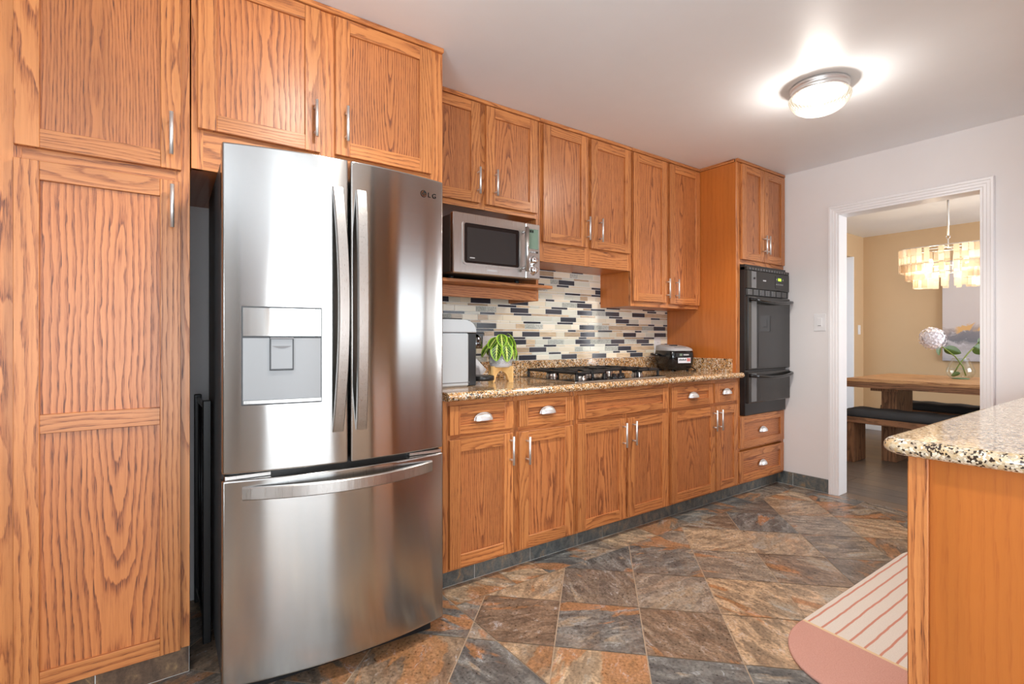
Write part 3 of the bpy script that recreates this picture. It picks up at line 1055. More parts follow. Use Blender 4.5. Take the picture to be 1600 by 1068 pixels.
# base cabinets
BZ = 0.876
cabinet('base_cabinet', 'oak base cabinet nearest the refrigerator, with two cup-pull drawers', 1.110, 1.908, 0.094, BZ, YF,
        [(1.110, 1.15), (1.485, 1.535), (1.878, 1.908)], [(0.094, 0.122), (0.69, 0.73), (0.845, BZ)],
        [(1.135, 1.490, 0.110, 0.697, 1.470, 0.545, 0.685), (1.529, 1.890, 0.110, 0.695, 1.570, 0.535, 0.672)],
        [(1.135, 1.495, 0.720, 0.853, 1), (1.529, 1.892, 0.720, 0.852, 1)], crown=False)
cabinet('base_cabinet', 'oak base cabinet under the cooktop with one wide plain drawer front', 1.911, 2.719, 0.094, BZ, YF,
        [(1.911, 1.945), (2.30, 2.335), (2.685, 2.719)], [(0.094, 0.122), (0.69, 0.73), (0.845, BZ)],
        [(1.926, 2.309, 0.108, 0.695, 2.28, 0.53, 0.672), (2.327, 2.698, 0.108, 0.693, 2.365, 0.535, 0.676)],
        [(1.931, 2.702, 0.722, 0.852, 0)], crown=False)
cabinet('base_cabinet', 'oak base cabinet between the cooktop cabinet and the black oven', 2.722, 3.499, 0.094, BZ, YF,
        [(2.722, 2.76), (3.18, 3.235), (3.47, 3.499)], [(0.094, 0.122), (0.69, 0.73), (0.845, BZ)],
        [(2.735, 3.214, 0.110, 0.691, 3.186, 0.53, 0.672), (3.226, 3.494, 0.110, 0.691, 3.252, 0.53, 0.672)],
        [(2.735, 3.187, 0.716, 0.851, 1), (3.208, 3.494, 0.718, 0.851, 1)], crown=False)
# oven tower
t = cabinet('oven_cabinet', 'tall oak cabinet housing the black built-in oven in the corner', 3.502, 4.186, 0.094, TOPZ, YF,
            [(3.502, 3.552), (4.150, 4.186)], [(0.094, 0.125), (0.345, 0.362), (0.585, 0.598), (1.707, 1.75), (2.43, TOPZ)],
            [(3.552, 3.857, 1.742, 2.438, 3.838, 1.800, 1.94), (3.862, 4.168, 1.742, 2.438, 3.885, 1.800, 1.94)],
            [(3.520, 4.156, 0.362, 0.594, 1), (3.512, 4.152, 0.115, 0.336, 1)],
            carc=[(3.522, 4.186, YF + 0.021, YW - 0.002, 1.712, TOPZ), (3.522, 4.186, YF + 0.021, YW - 0.002, 0.095, 0.58), (4.168, 4.186, YF + 0.021, YW - 0.002, 0.581, 1.711)])
B(3.501, 3.5215, YF + 0.001, YW - 0.002, 0.095, TOPZ, 'z').build('side_panel', 'veneer', t)
B(3.496, 3.502, YF + 0.012, YW - 0.31, TOPZ + 0.001, ZC - 0.001, 'y').build('crown_return', 'oak', t)

# ------------------------------------------------------------------ countertop
def bullnose(yf, yb, z0, z1, n=8):
    r = (z1 - z0) / 2
    pts = [(yb, z0), (yf + r, z0)]
    for k in range(1, n):
        a = -math.pi / 2 - math.pi * k / n
        pts.append((yf + r + r * math.cos(a), (z0 + z1) / 2 + r * math.sin(a)))
    return pts + [(yf + r, z1), (yb, z1)]
t = thing('countertop', (2.3, 2.35, 0.877), 'long speckled golden granite countertop along the cabinet wall', 'countertop')
mb = MB()
mb.prism(bullnose(2.020, YW - 0.001, 0.8775, 0.917), 'x', 1.111, 3.500, smooth=False)
mb.prism(bullnose(2.020, YF - 0.003, 0.8775, 0.917), 'x', 3.500, 3.522)
mb.build('slab', 'granite', t)
B(1.112, 3.499, YW - 0.022, YW - 0.0065, 0.9172, 1.018, 'x', 0.002).build('granite_upstand', 'granite', t)
B(3.480, 3.4995, 2.10, YW - 0.023, 0.9172, 1.014, 'y', 0.002).build('granite_upstand', 'granite', t)

# ------------------------------------------------------------------ refrigerator (local frame, turned slightly)
fr = thing('refrigerator', (0.583, 1.812, 0), 'stainless steel french-door refrigerator with ice and water dispenser', 'refrigerator', rz=R(-2.0))
HW, BOW = 0.380, 0.050
def fy(x): return -BOW * (1 - (x / HW) ** 2)
def fdoor(x0, x1, z0, z1, n=24):
    mb = MB()
    xs = [x0 + (x1 - x0) * k / n for k in range(n + 1)]
    out = [(x, fy(x)) for x in xs] + [(x1, 0.055), (x0, 0.055)]
    b = len(mb.v)
    N = len(out)
    for z in (z0, z1):
        mb.v += [(p[0], p[1], z) for p in out]
    for i in range(N):
        j = (i + 1) % N
        mb.face([b + i, b + j, b + N + j, b + N + i], None, 0, smooth=False)
    mb.face([b + i for i in range(N)][::-1])
    mb.face([b + N + i for i in range(N)])
    return mb
mb = MB()
mb.box(-0.375, 0.375, 0.075, 0.70, 0.045, 1.745, ch=0.004)
mb.box(-0.36, 0.36, 0.055, 0.075, 0.075, 1.735, ch=0.002)
mb.build('case', 'darkgrey', fr)
for sg in (-1, 1):
    B(sg * 0.37, sg * 0.27, 0.0565, 0.14, 1.7455, 1.765, ch=0.004).build('hinge_cover', 'darkgrey', fr)
    B(sg * 0.372, sg * 0.24, 0.0, 0.055, 0.716, 0.728, ch=0.001).build('middle_hinge', 'satin', fr)
mb = MB()
mb.box(-0.36, 0.36, 0.03, 0.07, 0.705, 0.74, ch=0.001)
mb.build('gasket', 'black', fr)
mb = MB()
mb.box(-0.355, 0.355, 0.06, 0.66, 0.0, 0.06, ch=0.002)
mb.build('base_grille', 'black', fr)
dl = fdoor(-HW, -0.0045, 0.735, 1.775).build('left_door', 'steel', fr, bevel=0.006)
dr = fdoor(0.0045, HW, 0.735, 1.775).build('right_door', 'steel', fr, bevel=0.006)
fz = fdoor(-HW, HW, 0.068, 0.715, 40).build('freezer_drawer', 'steel', fr, bevel=0.006)
for n_, m_ in (('left_door', dl), ('right_door', dr), ('freezer_drawer', fz)):
    m_.data.polygons.foreach_set('use_smooth', [True] * len(m_.data.polygons))
    m_.data.set_sharp_from_angle(angle=R(30))
def arched(path_f, wdir, w, th, n=28):
    """flat arched bar: path_f(t)->(x,y,z); wdir 'x' or 'z' gives the broad side"""
    rows = []
    for k in range(n + 1):
        t_ = k / n
        x_, y_, z_ = path_f(t_)
        e = 0.5 * w
        if wdir == 'x':
            rows.append([(x_ - e, y_ + th, z_), (x_ - e, y_ + 0.003, z_), (x_ - e + 0.003, y_, z_), (x_ + e - 0.003, y_, z_), (x_ + e, y_ + 0.003, z_), (x_ + e, y_ + th, z_)])
        else:
            rows.append([(x_, y_ + th, z_ - e), (x_, y_ + 0.003, z_ - e), (x_, y_, z_ - e + 0.003), (x_, y_, z_ + e - 0.003), (x_, y_ + 0.003, z_ + e), (x_, y_ + th, z_ + e)])
    mb = MB()
    mb.grid(rows, closed_v=True, smooth=False)
    b = len(mb.v) - len(rows) * 6
    mb.face([b + k for k in range(6)])
    mb.face([b + (len(rows) - 1) * 6 + k for k in range(6)])
    return mb
for par, sx in ((dl, -1), (dr, 1)):
    def pf(t_, sx=sx):
        x_ = sx * (0.040 - 0.008 * math.sin(math.pi * t_))
        return (x_, fy(x_) - 0.008 - 0.050 * math.sin(math.pi * t_) ** 0.8, 0.845 + 0.83 * t_)
    arched(pf, 'x', 0.036, 0.016).build('handle', 'satin', par)
def pf(t_):
    x_ = -0.325 + 0.65 * t_
    return (x_, fy(x_) - 0.008 - 0.045 * math.sin(math.pi * t_) ** 0.8, 0.672)
arched(pf, 'z', 0.040, 0.016).build('handle', 'satin', fz)
# dispenser: bright control panel above, shallow alcove with paddle and ledge below
DX0, DX1 = -0.328, -0.092
def dsl(x): return fy(x)
mb = MB()
rows = []
for k in range(13):
    x_ = DX0 + (DX1 - DX0) * k / 12
    rows.append([(x_, dsl(x_) + 0.002, 0.948), (x_, dsl(x_) - 0.004, 0.950), (x_, dsl(x_) - 0.004, 1.262), (x_, dsl(x_) + 0.002, 1.264)])
mb.grid(rows, smooth=False)
disp = mb.build('dispenser_surround', 'darkgrey', dl)
def curved_plate(x0, x1, z0, z1, off, n=12, th=0.004):
    mb = MB()
    rows = []
    for k in range(n + 1):
        x_ = x0 + (x1 - x0) * k / n
        y_ = dsl(x_) + off
        rows.append([(x_, y_ + th, z0), (x_, y_, z0 + 0.001), (x_, y_, z1 - 0.001), (x_, y_ + th, z1)])
    mb.grid(rows, smooth=False)
    b = 0
    mb.face([0, 1, 2, 3])
    mb.face([n * 4 + k for k in range(4)])
    return mb
curved_plate(DX0 + 0.004, DX1 - 0.004, 1.168, 1.259, -0.0075).build('dispenser_panel', 'mirrorpanel', dl)
curved_plate(DX0 + 0.004, DX1 - 0.004, 0.953, 1.163, -0.0065).build('dispenser_alcove', 'dispenser', dl)
curved_plate(-0.247, -0.183, 1.063, 1.162, -0.012).build('dispenser_paddle', 'dispenser', dl)
mb = MB()
for a, b, c, d in ((-0.250, -0.246, 1.060, 1.163), (-0.184, -0.180, 1.060, 1.163), (-0.250, -0.180, 1.058, 1.062)):
    for k in range(1):
        mb2 = curved_plate(a, b, c, d, -0.0128, 4)
        off = len(mb.v)
        mb.v += mb2.v
        for f_, g_, m_, t_, s2 in zip(mb2.f, mb2.gv, mb2.mi, mb2.tc, mb2.sm):
            mb.face([i + off for i in f_], g_, m_, t_, s2)
mb.build('paddle_rim', 'darkgrey', dl)
rows = []
for k in range(13):
    t_ = k / 12
    x_ = -0.243 + 0.056 * t_
    dz = 0.008 * math.sin(math.pi * t_)
    rows.append([(x_, dsl(x_) - 0.0132, 1.137), (x_, dsl(x_) - 0.0132, 1.1365 - dz)])
mb = MB()
mb.grid(rows)
mb.build('paddle_mark', 'midgrey', dl)
curved_plate(DX0 + 0.005, DX1 - 0.005, 0.954, 0.966, -0.016, th=0.01).build('drip_ledge', 'satin', dl)
curved_plate(-0.249, -0.181, 1.158, 1.1655, -0.018, 6, th=0.012).build('spout', 'midgrey', dl)
# maker's mark on the right door: ring emblem and two letters
def text_mesh(txt, size, name):
    cu = bpy.data.curves.new(name, 'FONT')
    cu.body = txt
    cu.size = size
    cu.extrude = 0.0004
    ob = bpy.data.objects.new(name, cu)
    COL.objects.link(ob)
    dg = bpy.context.evaluated_depsgraph_get()
    me = bpy.data.meshes.new_from_object(ob.evaluated_get(dg))
    bpy.data.objects.remove(ob)
    return me
def place_text(txt, size, name, x, z, mat, parent):
    me = text_mesh(txt, size, name)
    me.materials.clear()
    me.materials.append(M[mat])
    for v in me.vertices:
        px, pz = v.co.x + x, v.co.y + z
        v.co = (px, dsl(px) - 0.0014 - v.co.z, pz)
    o = bpy.data.objects.new(name, me)
    COL.objects.link(o)
    o.parent = parent
    ORG[o.name] = Vector((0, 0, 0))
    return o
place_text('L G', 0.026, 'logo_letters', 0.307, 1.702, 'ink', dr)
ex, ez = 0.288, 1.711
mb = MB()
def dsk(cx, cz, r0, r1, a0, a1, yo, n=24, mi=0):
    rows = []
    for k in range(n + 1):
        a = R(a0 + (a1 - a0) * k / n)
        rows.append([(cx + rr * math.cos(a), dsl(cx + rr * math.cos(a)) - yo, cz + rr * math.sin(a)) for rr in (r0, r1)])
    mb.grid(rows, mi=mi, smooth=False)
dsk(ex, ez, 0.0, 0.0135, 0, 360, 0.0010, mi=0)
dsk(ex, ez, 0.0085, 0.0108, 90, 360, 0.0016, mi=1)
dsk(ex - 0.0045, ez + 0.0045, 0.0, 0.0019, 0, 360, 0.0016, 12, mi=1)
mb.box(ex - 0.001, ex + 0.001, dsl(ex) - 0.0018, dsl(ex) - 0.0009, ez - 0.006, ez + 0.0055, ch=0, mi=1)
mb.box(ex - 0.001, ex + 0.0035, dsl(ex) - 0.0018, dsl(ex) - 0.0009, ez - 0.006, ez - 0.004, ch=0, mi=1)
mb.box(ex + 0.002, ex + 0.0098, dsl(ex) - 0.0018, dsl(ex) - 0.0009, ez - 0.001, ez + 0.001, ch=0, mi=1)
mb.build('logo_emblem', ['ink', 'polish'], dr)

# folded pet gate standing in the gap beside the refrigerator
t = thing('folded_gate', (0.203, 2.47, 0), 'black metal gate folded upright in the gap left of the refrigerator', 'gate')
for ya, yb_, zt in ((2.645, 2.672, 0.915), (2.265, 2.295, 0.925)):
    B(0.189, 0.217, ya, yb_, 0.0, zt, ch=0.003).build('post', 'black', t)
mb = MB()
mb.box(0.196, 0.210, 2.296, 2.644, 0.885, 0.905, ch=0.002)
mb.build('rail', 'black', t)
B(0.196, 0.210, 2.296, 2.644, 0.05, 0.07, ch=0.002).build('rail', 'black', t)
for k in range(3):
    yk = 2.40 + 0.09 * k
    MB().tube([(0.203, yk, 0.071), (0.203, yk, 0.884)], 0.005, 8).build('bar', 'black', t)

# ------------------------------------------------------------------ microwave oven
t = thing('microwave_oven', (1.471, 2.35, 1.463), 'stainless microwave oven with dark window on the oak niche shelf', 'microwave')
mx0, mx1, my, mz0, mz1 = 1.205, 1.737, 2.150, 1.478, 1.770
B(mx0 + 0.003, mx1 - 0.003, my + 0.032, 2.58, mz0 + 0.003, mz1 - 0.003, ch=0.006).build('body', 'bodygrey', t)
B(mx0, mx1 - 0.098, my, my + 0.031, mz0, mz1, ch=0.004).build('door', 'satin', t)
door = bpy.data.objects[[o.name for o in t.children if o.name.startswith('door')][0]]
mb = MB()
def rrect(x0, x1, z0, z1, r, n=5):
    pts = []
    for cx, cz, a0 in ((x1 - r, z1 - r, 0), (x0 + r, z1 - r, 90), (x0 + r, z0 + r, 180), (x1 - r, z0 + r, 270)):
        for k in range(n + 1):
            a = R(a0 + 90 * k / n)
            pts.append((cx + r * math.cos(a), cz + r * math.sin(a)))
    return pts
o_ = rrect(mx0 + 0.050, mx1 - 0.135, mz0 + 0.042, mz1 - 0.040, 0.016)
i_ = rrect(mx0 + 0.058, mx1 - 0.143, mz0 + 0.050, mz1 - 0.048, 0.012)
mb.grid([[(p[0], my + 0.001, p[1]) for p in o_], [(p[0], my - 0.006, p[1]) for p in o_], [(p[0], my - 0.006, p[1]) for p in i_], [(p[0], my + 0.001, p[1]) for p in i_]], closed_v=True, smooth=False)
mb.build('window_rim', 'satin', door)
mb = MB()
mb.prism(rrect(mx0 + 0.057, mx1 - 0.142, mz0 + 0.049, mz1 - 0.047, 0.012), 'y', my - 0.004, my + 0.0005)
mb.build('window_glass', 'blackgloss', door)
mb = MB()
mb.prism(rrect(mx0 + 0.075, mx1 - 0.165, mz0 + 0.062, mz1 - 0.068, 0.004), 'y', my - 0.0048, my - 0.0041)
mb.build('window_screen', 'ovenglass', door)
B(mx0 + 0.09, mx0 + 0.118, my - 0.0052, my - 0.0049, mz0 + 0.074, mz0 + 0.079, ch=0).build('window_mark', 'lightgrey', door)
B(mx0 + 0.19, mx0 + 0.25, my - 0.0006, my + 0.0002, mz0 + 0.020, mz0 + 0.026, ch=0).build('maker_mark', 'lightgrey', door)
mb = MB()
hx = mx1 - 0.113
mb.tube([(hx, my - 0.034, mz0 + 0.030), (hx, my - 0.034, mz1 - 0.030)], 0.0095, 14)
for z in (mz0 + 0.052, mz1 - 0.052):
    mb.tube([(hx, my - 0.034, z), (hx, my + 0.001, z)], 0.008, 10)
mb.build('handle', 'satin', door)
cp = B(mx1 - 0.096, mx1, my, my + 0.031, mz0, mz1, ch=0.004).build('control_panel', 'satin', t)
B(mx1 - 0.084, mx1 - 0.014, my - 0.0015, my + 0.001, mz0 + 0.158, mz1 - 0.028, ch=0.001).build('display', 'lcd', cp)
mb = MB()
for k in range(3):
    mb.box(mx1 - 0.082 + k * 0.013, mx1 - 0.073 + k * 0.013, my - 0.0022, my - 0.0014, mz1 - 0.048, mz1 - 0.034, ch=0)
mb.build('display_digits', 'ink', cp)
mb = MB()
for k in range(4):
    mb.box(mx1 - 0.082 + k * 0.018, mx1 - 0.070 + k * 0.018, my - 0.003, my + 0.001, mz0 + 0.137, mz0 + 0.146, ch=0.001, mi=1 if k == 3 else 0)
mb.build('button_row', ['lightgrey', 'black'], cp)
for z in (mz0 + 0.098, mz0 + 0.046):
    mb = MB()
    mb.lathe([(0.0, -0.022), (0.018, -0.022), (0.020, -0.019), (0.021, 0.0), (0.027, -0.001), (0.028, 0.002)], (mx1 - 0.049, my, z), 28, ax='y')
    mb.box(mx1 - 0.051, mx1 - 0.047, my - 0.025, my - 0.021, z - 0.016, z + 0.016, ch=0.0005)
    mb.build('dial', 'polish', cp)
for xk in (mx0 + 0.06, mx1 - 0.06):
    for yk in (my + 0.13, 2.53):
        MB().lathe([(0.0, 1.4785), (0.014, 1.4785), (0.012, 1.4632), (0.0, 1.4632)], (xk, yk, 0), 14).build('foot', 'black', t)

# ------------------------------------------------------------------ built-in oven
t = thing('wall_oven', (3.86, 2.05, 0.60), 'black built-in double-door wall oven in the corner oak tower', 'oven')
ox0, ox1, oy = 3.556, 4.178, 2.026
B(ox0, 4.146, oy + 0.012, 2.60, 0.60, 1.704, ch=0.003).build('body', 'black', t)
mb = MB()
mb.box(ox0, ox1, oy, oy + 0.048, 1.662, 1.686, ch=0.002)
for k in range(15):
    xk = ox0 + 0.035 + k * 0.0385
    mb.box(xk, xk + 0.024, oy - 0.002, oy + 0.001, 1.668, 1.672, ch=0, mi=1)
    mb.box(xk, xk + 0.024, oy - 0.002, oy + 0.001, 1.676, 1.680, ch=0, mi=1)
mb.build('top_vent', ['ovenface', 'midgrey'], t)
cp = B(ox0 + 0.002, ox1 - 0.006, oy - 0.004, oy + 0.047, 1.528, 1.661, ch=0.003).build('control_panel', 'ovenface', t)
B(ox0 + 0.06, ox0 + 0.125, oy - 0.0055, oy - 0.0038, 1.534, 1.655, ch=0.0003).build('panel_reflection', 'midgrey', cp)  # grey strip continuing the painted reflection across the panel
MB().lathe([(0.0, -0.010), (0.007, -0.010), (0.008, 0.0)], (ox0 + 0.093, oy - 0.005, 1.605), 16, ax='y').build('lock_button', 'black', cp)
B(ox0 + 0.22, ox0 + 0.262, oy - 0.0055, oy - 0.0039, 1.590, 1.600, ch=0).build('maker_mark', 'lightgrey', cp)
B(ox0 + 0.40, ox0 + 0.54, oy - 0.006, oy - 0.0038, 1.548, 1.640, ch=0.0006).build('touch_panel', 'ovenglass', cp)
B(ox0 + 0.438, ox0 + 0.484, oy - 0.007, oy - 0.0061, 1.606, 1.626, ch=0).build('clock_display', 'lime', cp)
for k in range(5):
    B(ox0 + 0.41 + k * 0.023, ox0 + 0.418 + k * 0.023, oy - 0.0068, oy - 0.0061, 1.574, 1.583, ch=0).build('touch_key', 'lightgrey', cp)
for k in (0, 1):
    B(ox0 + 0.412 + k * 0.095, ox0 + 0.420 + k * 0.095, oy - 0.0068, oy - 0.0061, 1.610, 1.622, ch=0).build('touch_key', 'lightgrey', cp)
mb = MB()
mb.box(ox0 + 0.002, ox1 - 0.006, oy + 0.004, oy + 0.047, 1.478, 1.527, ch=0.002)
for g_ in range(7):
    for k in range(2):
        for r_ in range(4):
            xk = ox0 + 0.022 + g_ * 0.083 + k * 0.03
            mb.box(xk, xk + 0.024, oy + 0.001, oy + 0.005, 1.484 + r_ * 0.0105, 1.490 + r_ * 0.0105, ch=0, mi=1)
mb.build('middle_vent', ['black', 'midgrey'], t)
def oven_handle(z, x0, x1):
    mb = MB()
    P = []
    for k in range(25):
        t_ = k / 24
        P.append((x0 + (x1 - x0) * t_, oy - 0.030 - 0.032 * math.sin(math.pi * t_) ** 0.6, z - 0.018 * math.sin(math.pi * t_)))
    P = [(x0 + 0.004, oy + 0.002, z + 0.002)] + P + [(x1 - 0.004, oy + 0.002, z + 0.002)]
    mb.tube(P, [0.013] + [0.012] * 25 + [0.013], 14)
    return mb
ud = B(ox0 + 0.004, ox1 - 0.008, oy - 0.012, oy + 0.046, 0.932, 1.474, ch=0.006).build('upper_door', 'ovenface', t)
B(ox0 + 0.045, ox0 + 0.115, oy - 0.0132, oy - 0.0118, 0.945, 1.462, ch=0.0003).build('door_reflection', 'midgrey', ud)  # upright grey strip stands in for a reflection on the door
B(ox0 + 0.130, ox1 - 0.035, oy - 0.0136, oy - 0.0118, 0.950, 1.405, ch=0.0005).build('window_glass', 'ovenglass', ud)
oven_handle(1.446, ox0 + 0.025, ox1 - 0.01).build('handle', 'blackgloss', ud)
ld = B(ox0 + 0.004, ox1 - 0.008, oy - 0.012, oy + 0.046, 0.690, 0.918, ch=0.006).build('lower_door', 'ovenface', t)
B(ox0 + 0.045, ox0 + 0.115, oy - 0.0132, oy - 0.0118, 0.700, 0.905, ch=0.0003).build('door_reflection', 'midgrey', ld)  # same painted reflection carried down the lower door
oven_handle(0.892, ox0 + 0.025, ox1 - 0.01).build('handle', 'blackgloss', ld)
mb = MB()
mb.box(ox0 + 0.0, 4.146, YF - 0.004, YF + 0.012, 0.599, 0.688, ch=0.002)
for k in range(7):
    mb.box(ox0 + 0.03 + k * 0.078, ox0 + 0.09 + k * 0.078, YF - 0.0055, YF - 0.0035, 0.652, 0.658, ch=0, mi=1)
mb.build('bottom_trim', ['black', 'midgrey'], t)
for xk in (ox0 + 0.014, 4.135):
    MB().lathe([(0.0, -0.003), (0.004, -0.003), (0.005, 0.0)], (xk, YF - 0.004, 0.672), 12, ax='y').build('screw', 'polish', t)

# ------------------------------------------------------------------ gas cooktop
t = thing('gas_cooktop', (2.36, 2.36, 0.917), 'black gas cooktop with cast iron grates set in the granite counter', 'cooktop')
cx0, cx1, cy0, cy1, cz = 1.955, 2.735, 2.105, 2.615, 0.9172
mb = MB()
mb.box(cx0, cx1, cy0, cy1, cz, cz + 0.006, ch=0.002)
mb.build('tray', 'blackgloss', t)
mb = MB()
for a in ((cx0, cx1, cy0 - 0.004, cy0 + 0.001), (cx0, cx1, cy1 - 0.001, cy1 + 0.004), (cx0 - 0.004, cx0 + 0.001, cy0, cy1), (cx1 - 0.001, cx1 + 0.004, cy0, cy1)):
    mb.box(*a, cz, cz + 0.0035, ch=0.0005)
mb.build('rim', 'satin', t)
bpos = [(2.10, 2.225), (2.10, 2.485), (2.36, 2.44), (2.604, 2.225), (2.604, 2.485)]
for bx, by in bpos:
    bo = MB().lathe([(0.040, 0.0), (0.036, 0.006), (0.032, 0.010), (0.032, 0.024), (0.0, 0.024)], (bx, by, cz + 0.006), 24).build('burner', 'satin', t)
    MB().lathe([(0.034, 0.0), (0.036, 0.004), (0.034, 0.008), (0.0, 0.009)], (bx, by, cz + 0.0302), 24).build('burner_cap', 'iron', bo)
for k in range(4):
    MB().lathe([(0.022, 0.0), (0.022, 0.004), (0.017, 0.006), (0.015, 0.024), (0.0, 0.025)], (2.285 + 0.05 * k, 2.175 + (0.03 if k in (0, 3) else 0.0), cz + 0.006), 18).build('knob', 'blackgloss', t)
def grate(x0, x1, y0, y1, cuts):
    mb = MB()
    h0, h1, w = cz + 0.040, cz + 0.054, 0.014
    mb.box(x0, x1, y0, y0 + w, h0, h1, ch=0.003)
    mb.box(x0, x1, y1 - w, y1, h0, h1, ch=0.003)
    mb.box(x0, x0 + w, y0, y1, h0, h1, ch=0.003)
    mb.box(x1 - w, x1, y0, y1, h0, h1, ch=0.003)
    ym = (y0 + y1) / 2
    mb.box(x0, x1, ym - w / 2, ym + w / 2, h0, h1, ch=0.003)
    for bx, by in cuts:
        mb.box(bx - w / 2, bx + w / 2, by - 0.105, by - 0.025, h0 + 0.002, h1 + 0.003, ch=0.002)
        mb.box(bx - w / 2, bx + w / 2, by + 0.025, by + 0.105, h0 + 0.002, h1 + 0.003, ch=0.002)
        mb.box(bx - 0.105, bx - 0.025, by - w / 2, by + w / 2, h0 + 0.002, h1 + 0.003, ch=0.002)
        mb.box(bx + 0.025, bx + 0.105, by - w / 2, by + w / 2, h0 + 0.002, h1 + 0.003, ch=0.002)
    for xk in (x0 + 0.001, x1 - w - 0.001):
        for yk in (y0 + 0.001, y1 - w - 0.001):
            mb.box(xk, xk + w, yk, yk + w, cz + 0.006, h0 + 0.002, ch=0.002)
    return mb
grate(1.985, 2.222, 2.13, 2.59, bpos[:2]).build('grate', 'iron', t)
grate(2.228, 2.492, 2.25, 2.59, [bpos[2]]).build('grate', 'iron', t)
grate(2.498, 2.710, 2.13, 2.59, bpos[3:]).build('grate', 'iron', t)

# ------------------------------------------------------------------ rice cooker
t = thing('rice_cooker', (3.308, 2.468, 0.9172), 'black rice cooker with grey lid at the counter corner by the oven', 'rice cooker', rz=R(-20))
t.scale = (0.92, 0.90, 1.02)
def superell(a, b, z, e, n=36, cx=0, cy=0):
    out = []
    for k in range(n):
        th = 2 * math.pi * k / n
        c_, s2 = math.cos(th), math.sin(th)
        out.append((cx + a * math.copysign(abs(c_) ** (2 / e), c_), cy + b * math.copysign(abs(s2) ** (2 / e), s2), z))
    return out
mb = MB()
rows = [superell(0.001, 0.001, 0.008, 3), superell(0.095, 0.115, 0.008, 3), superell(0.112, 0.135, 0.020, 3.2), superell(0.122, 0.148, 0.060, 3.6), superell(0.124, 0.150, 0.105, 4), superell(0.122, 0.146, 0.135, 4), superell(0.118, 0.140, 0.150, 4)]
mb.grid(rows, closed_v=True)
mb.build('body', 'blackgloss', t)
mb = MB()
rows = [superell(0.119, 0.141, 0.1505, 4), superell(0.116, 0.134, 0.163, 4), superell(0.100, 0.112, 0.171, 3.6), superell(0.001, 0.001, 0.174, 3)]
rows = [[(p[0], p[1], p[2] + (0 if i == 0 else 0.012 + 0.10 * p[1])) for p in r] for i, r in enumerate(rows)]
mb.grid(rows, closed_v=True)
lid = mb.build('lid', 'lightgrey', t)
B(-0.05, 0.05, -0.10, -0.06, 0.170, 0.1775, ch=0.001).build('lid_buttons', 'midgrey', lid)
B(-0.03, 0.03, -0.01, 0.03, 0.180, 0.192, ch=0.002).build('steam_vent', 'black', lid)
pn = B(-0.078, 0.078, -0.1525, -0.138, 0.106, 0.138, ch=0.003).build('front_panel', 'black', t)
B(-0.045, -0.02, -0.1535, -0.1524, 0.114, 0.130, ch=0).build('indicator', 'lime', pn).data.materials[0] = M['lcd']
B(-0.010, 0.040, -0.1535, -0.1524, 0.117, 0.127, ch=0).build('panel_mark', 'lightgrey', pn)
lb = B(-0.058, 0.058, -0.1530, -0.150, 0.062, 0.100, ch=0.001).build('sticker', 'paper', t)
B(0.022, 0.054, -0.1536, -0.1529, 0.074, 0.097, ch=0).build('sticker_patch', 'red', lb)
mb = MB()
for k in range(6):
    mb.box(-0.05 + k * 0.0115, -0.043 + k * 0.0115, -0.1536, -0.1529, 0.079, 0.090 + 0.003 * (k % 2), ch=0)
mb.build('sticker_print', 'ink', lb)
mb = MB()
mb.tube([(-0.124, 0.03, 0.12), (-0.155, 0.05, 0.118), (-0.16, 0.09, 0.122), (-0.12, 0.13, 0.125)], 0.007, 8)
mb.build('side_clip', 'black', t)
for k in range(4):
    MB().lathe([(0.0, 0.0), (0.010, 0.0), (0.010, 0.009), (0.0, 0.009)], ((-1) ** k * 0.07, (-1) ** (k // 2) * 0.09, 0), 10).build('foot', 'black', t)
mb = MB()
P = [(0.11, 0.09, 0.06), (0.135, 0.07, 0.055), (0.148, 0.02, 0.04), (0.150, -0.05, 0.02), (0.145, -0.10, 0.006), (0.12, -0.135, 0.005), (0.06, -0.16, 0.005)]
mb.tube(P, 0.0042, 8)
mb.build('cord', 'black', t)

# ------------------------------------------------------------------ coffee machine
t = thing('coffee_machine', (1.30, 2.36, 0.9172), 'white pod coffee machine with black tower beside the refrigerator', 'coffee machine')
def dome(x0, x1, z0, zt, r, n=10):
    pts = [(x0, z0), (x1, z0)]
    for k in range(n + 1):
        a = math.pi / 2 * k / n
        pts.append((x1 - r + r * math.cos(a), zt - r * 0.8 + r * 0.8 * math.sin(a)))
    return pts + [(x0, zt)]
B(1.155, 1.354, 2.250, 2.455, 0.9175, 1.189, 'z', 0.008).build('body', 'machine_white', t)
B(1.157, 1.356, 2.248, 2.457, 0.938, 0.9415, 'z', 0.0008).build('seam', 'midgrey', t)
mb = MB()
mb.prism(dome(1.155, 1.400, 1.191, 1.258, 0.075), 'y', 2.250, 2.455, smooth=True)
hd = mb.build('head', 'machine_white', t, bevel=0.006)
B(1.16, 1.325, 2.27, 2.435, 1.2585, 1.264, ch=0.002).build('lid', 'black', t)
B(1.3545, 1.412, 2.275, 2.42, 0.9175, 1.1905, ch=0.004).build('tower', 'midgrey', t).data.materials[0] = M['black']
mb = MB()
rows = []
for k in range(9):
    a = math.pi / 2 * k / 8
    rows.append([(1.392 + 0.036 * math.sin(a) * 1.0, 2.352 + c_ * 0.036, 1.110 + 0.075 * math.cos(a)) for c_ in (-1, -0.7, 0, 0.7, 1)])
mb.lathe([(0.0, 0.078), (0.018, 0.074), (0.032, 0.058), (0.037, 0.030), (0.037, 0.0), (0.030, 0.0), (0.028, 0.01), (0.0, 0.012)], (1.447, 2.345, 1.108), 24)
mb.build('spout', 'polish', t).data.materials[0] = plain('dark_chrome', (0.16, 0.16, 0.165, 1), 0.15, 1.0)
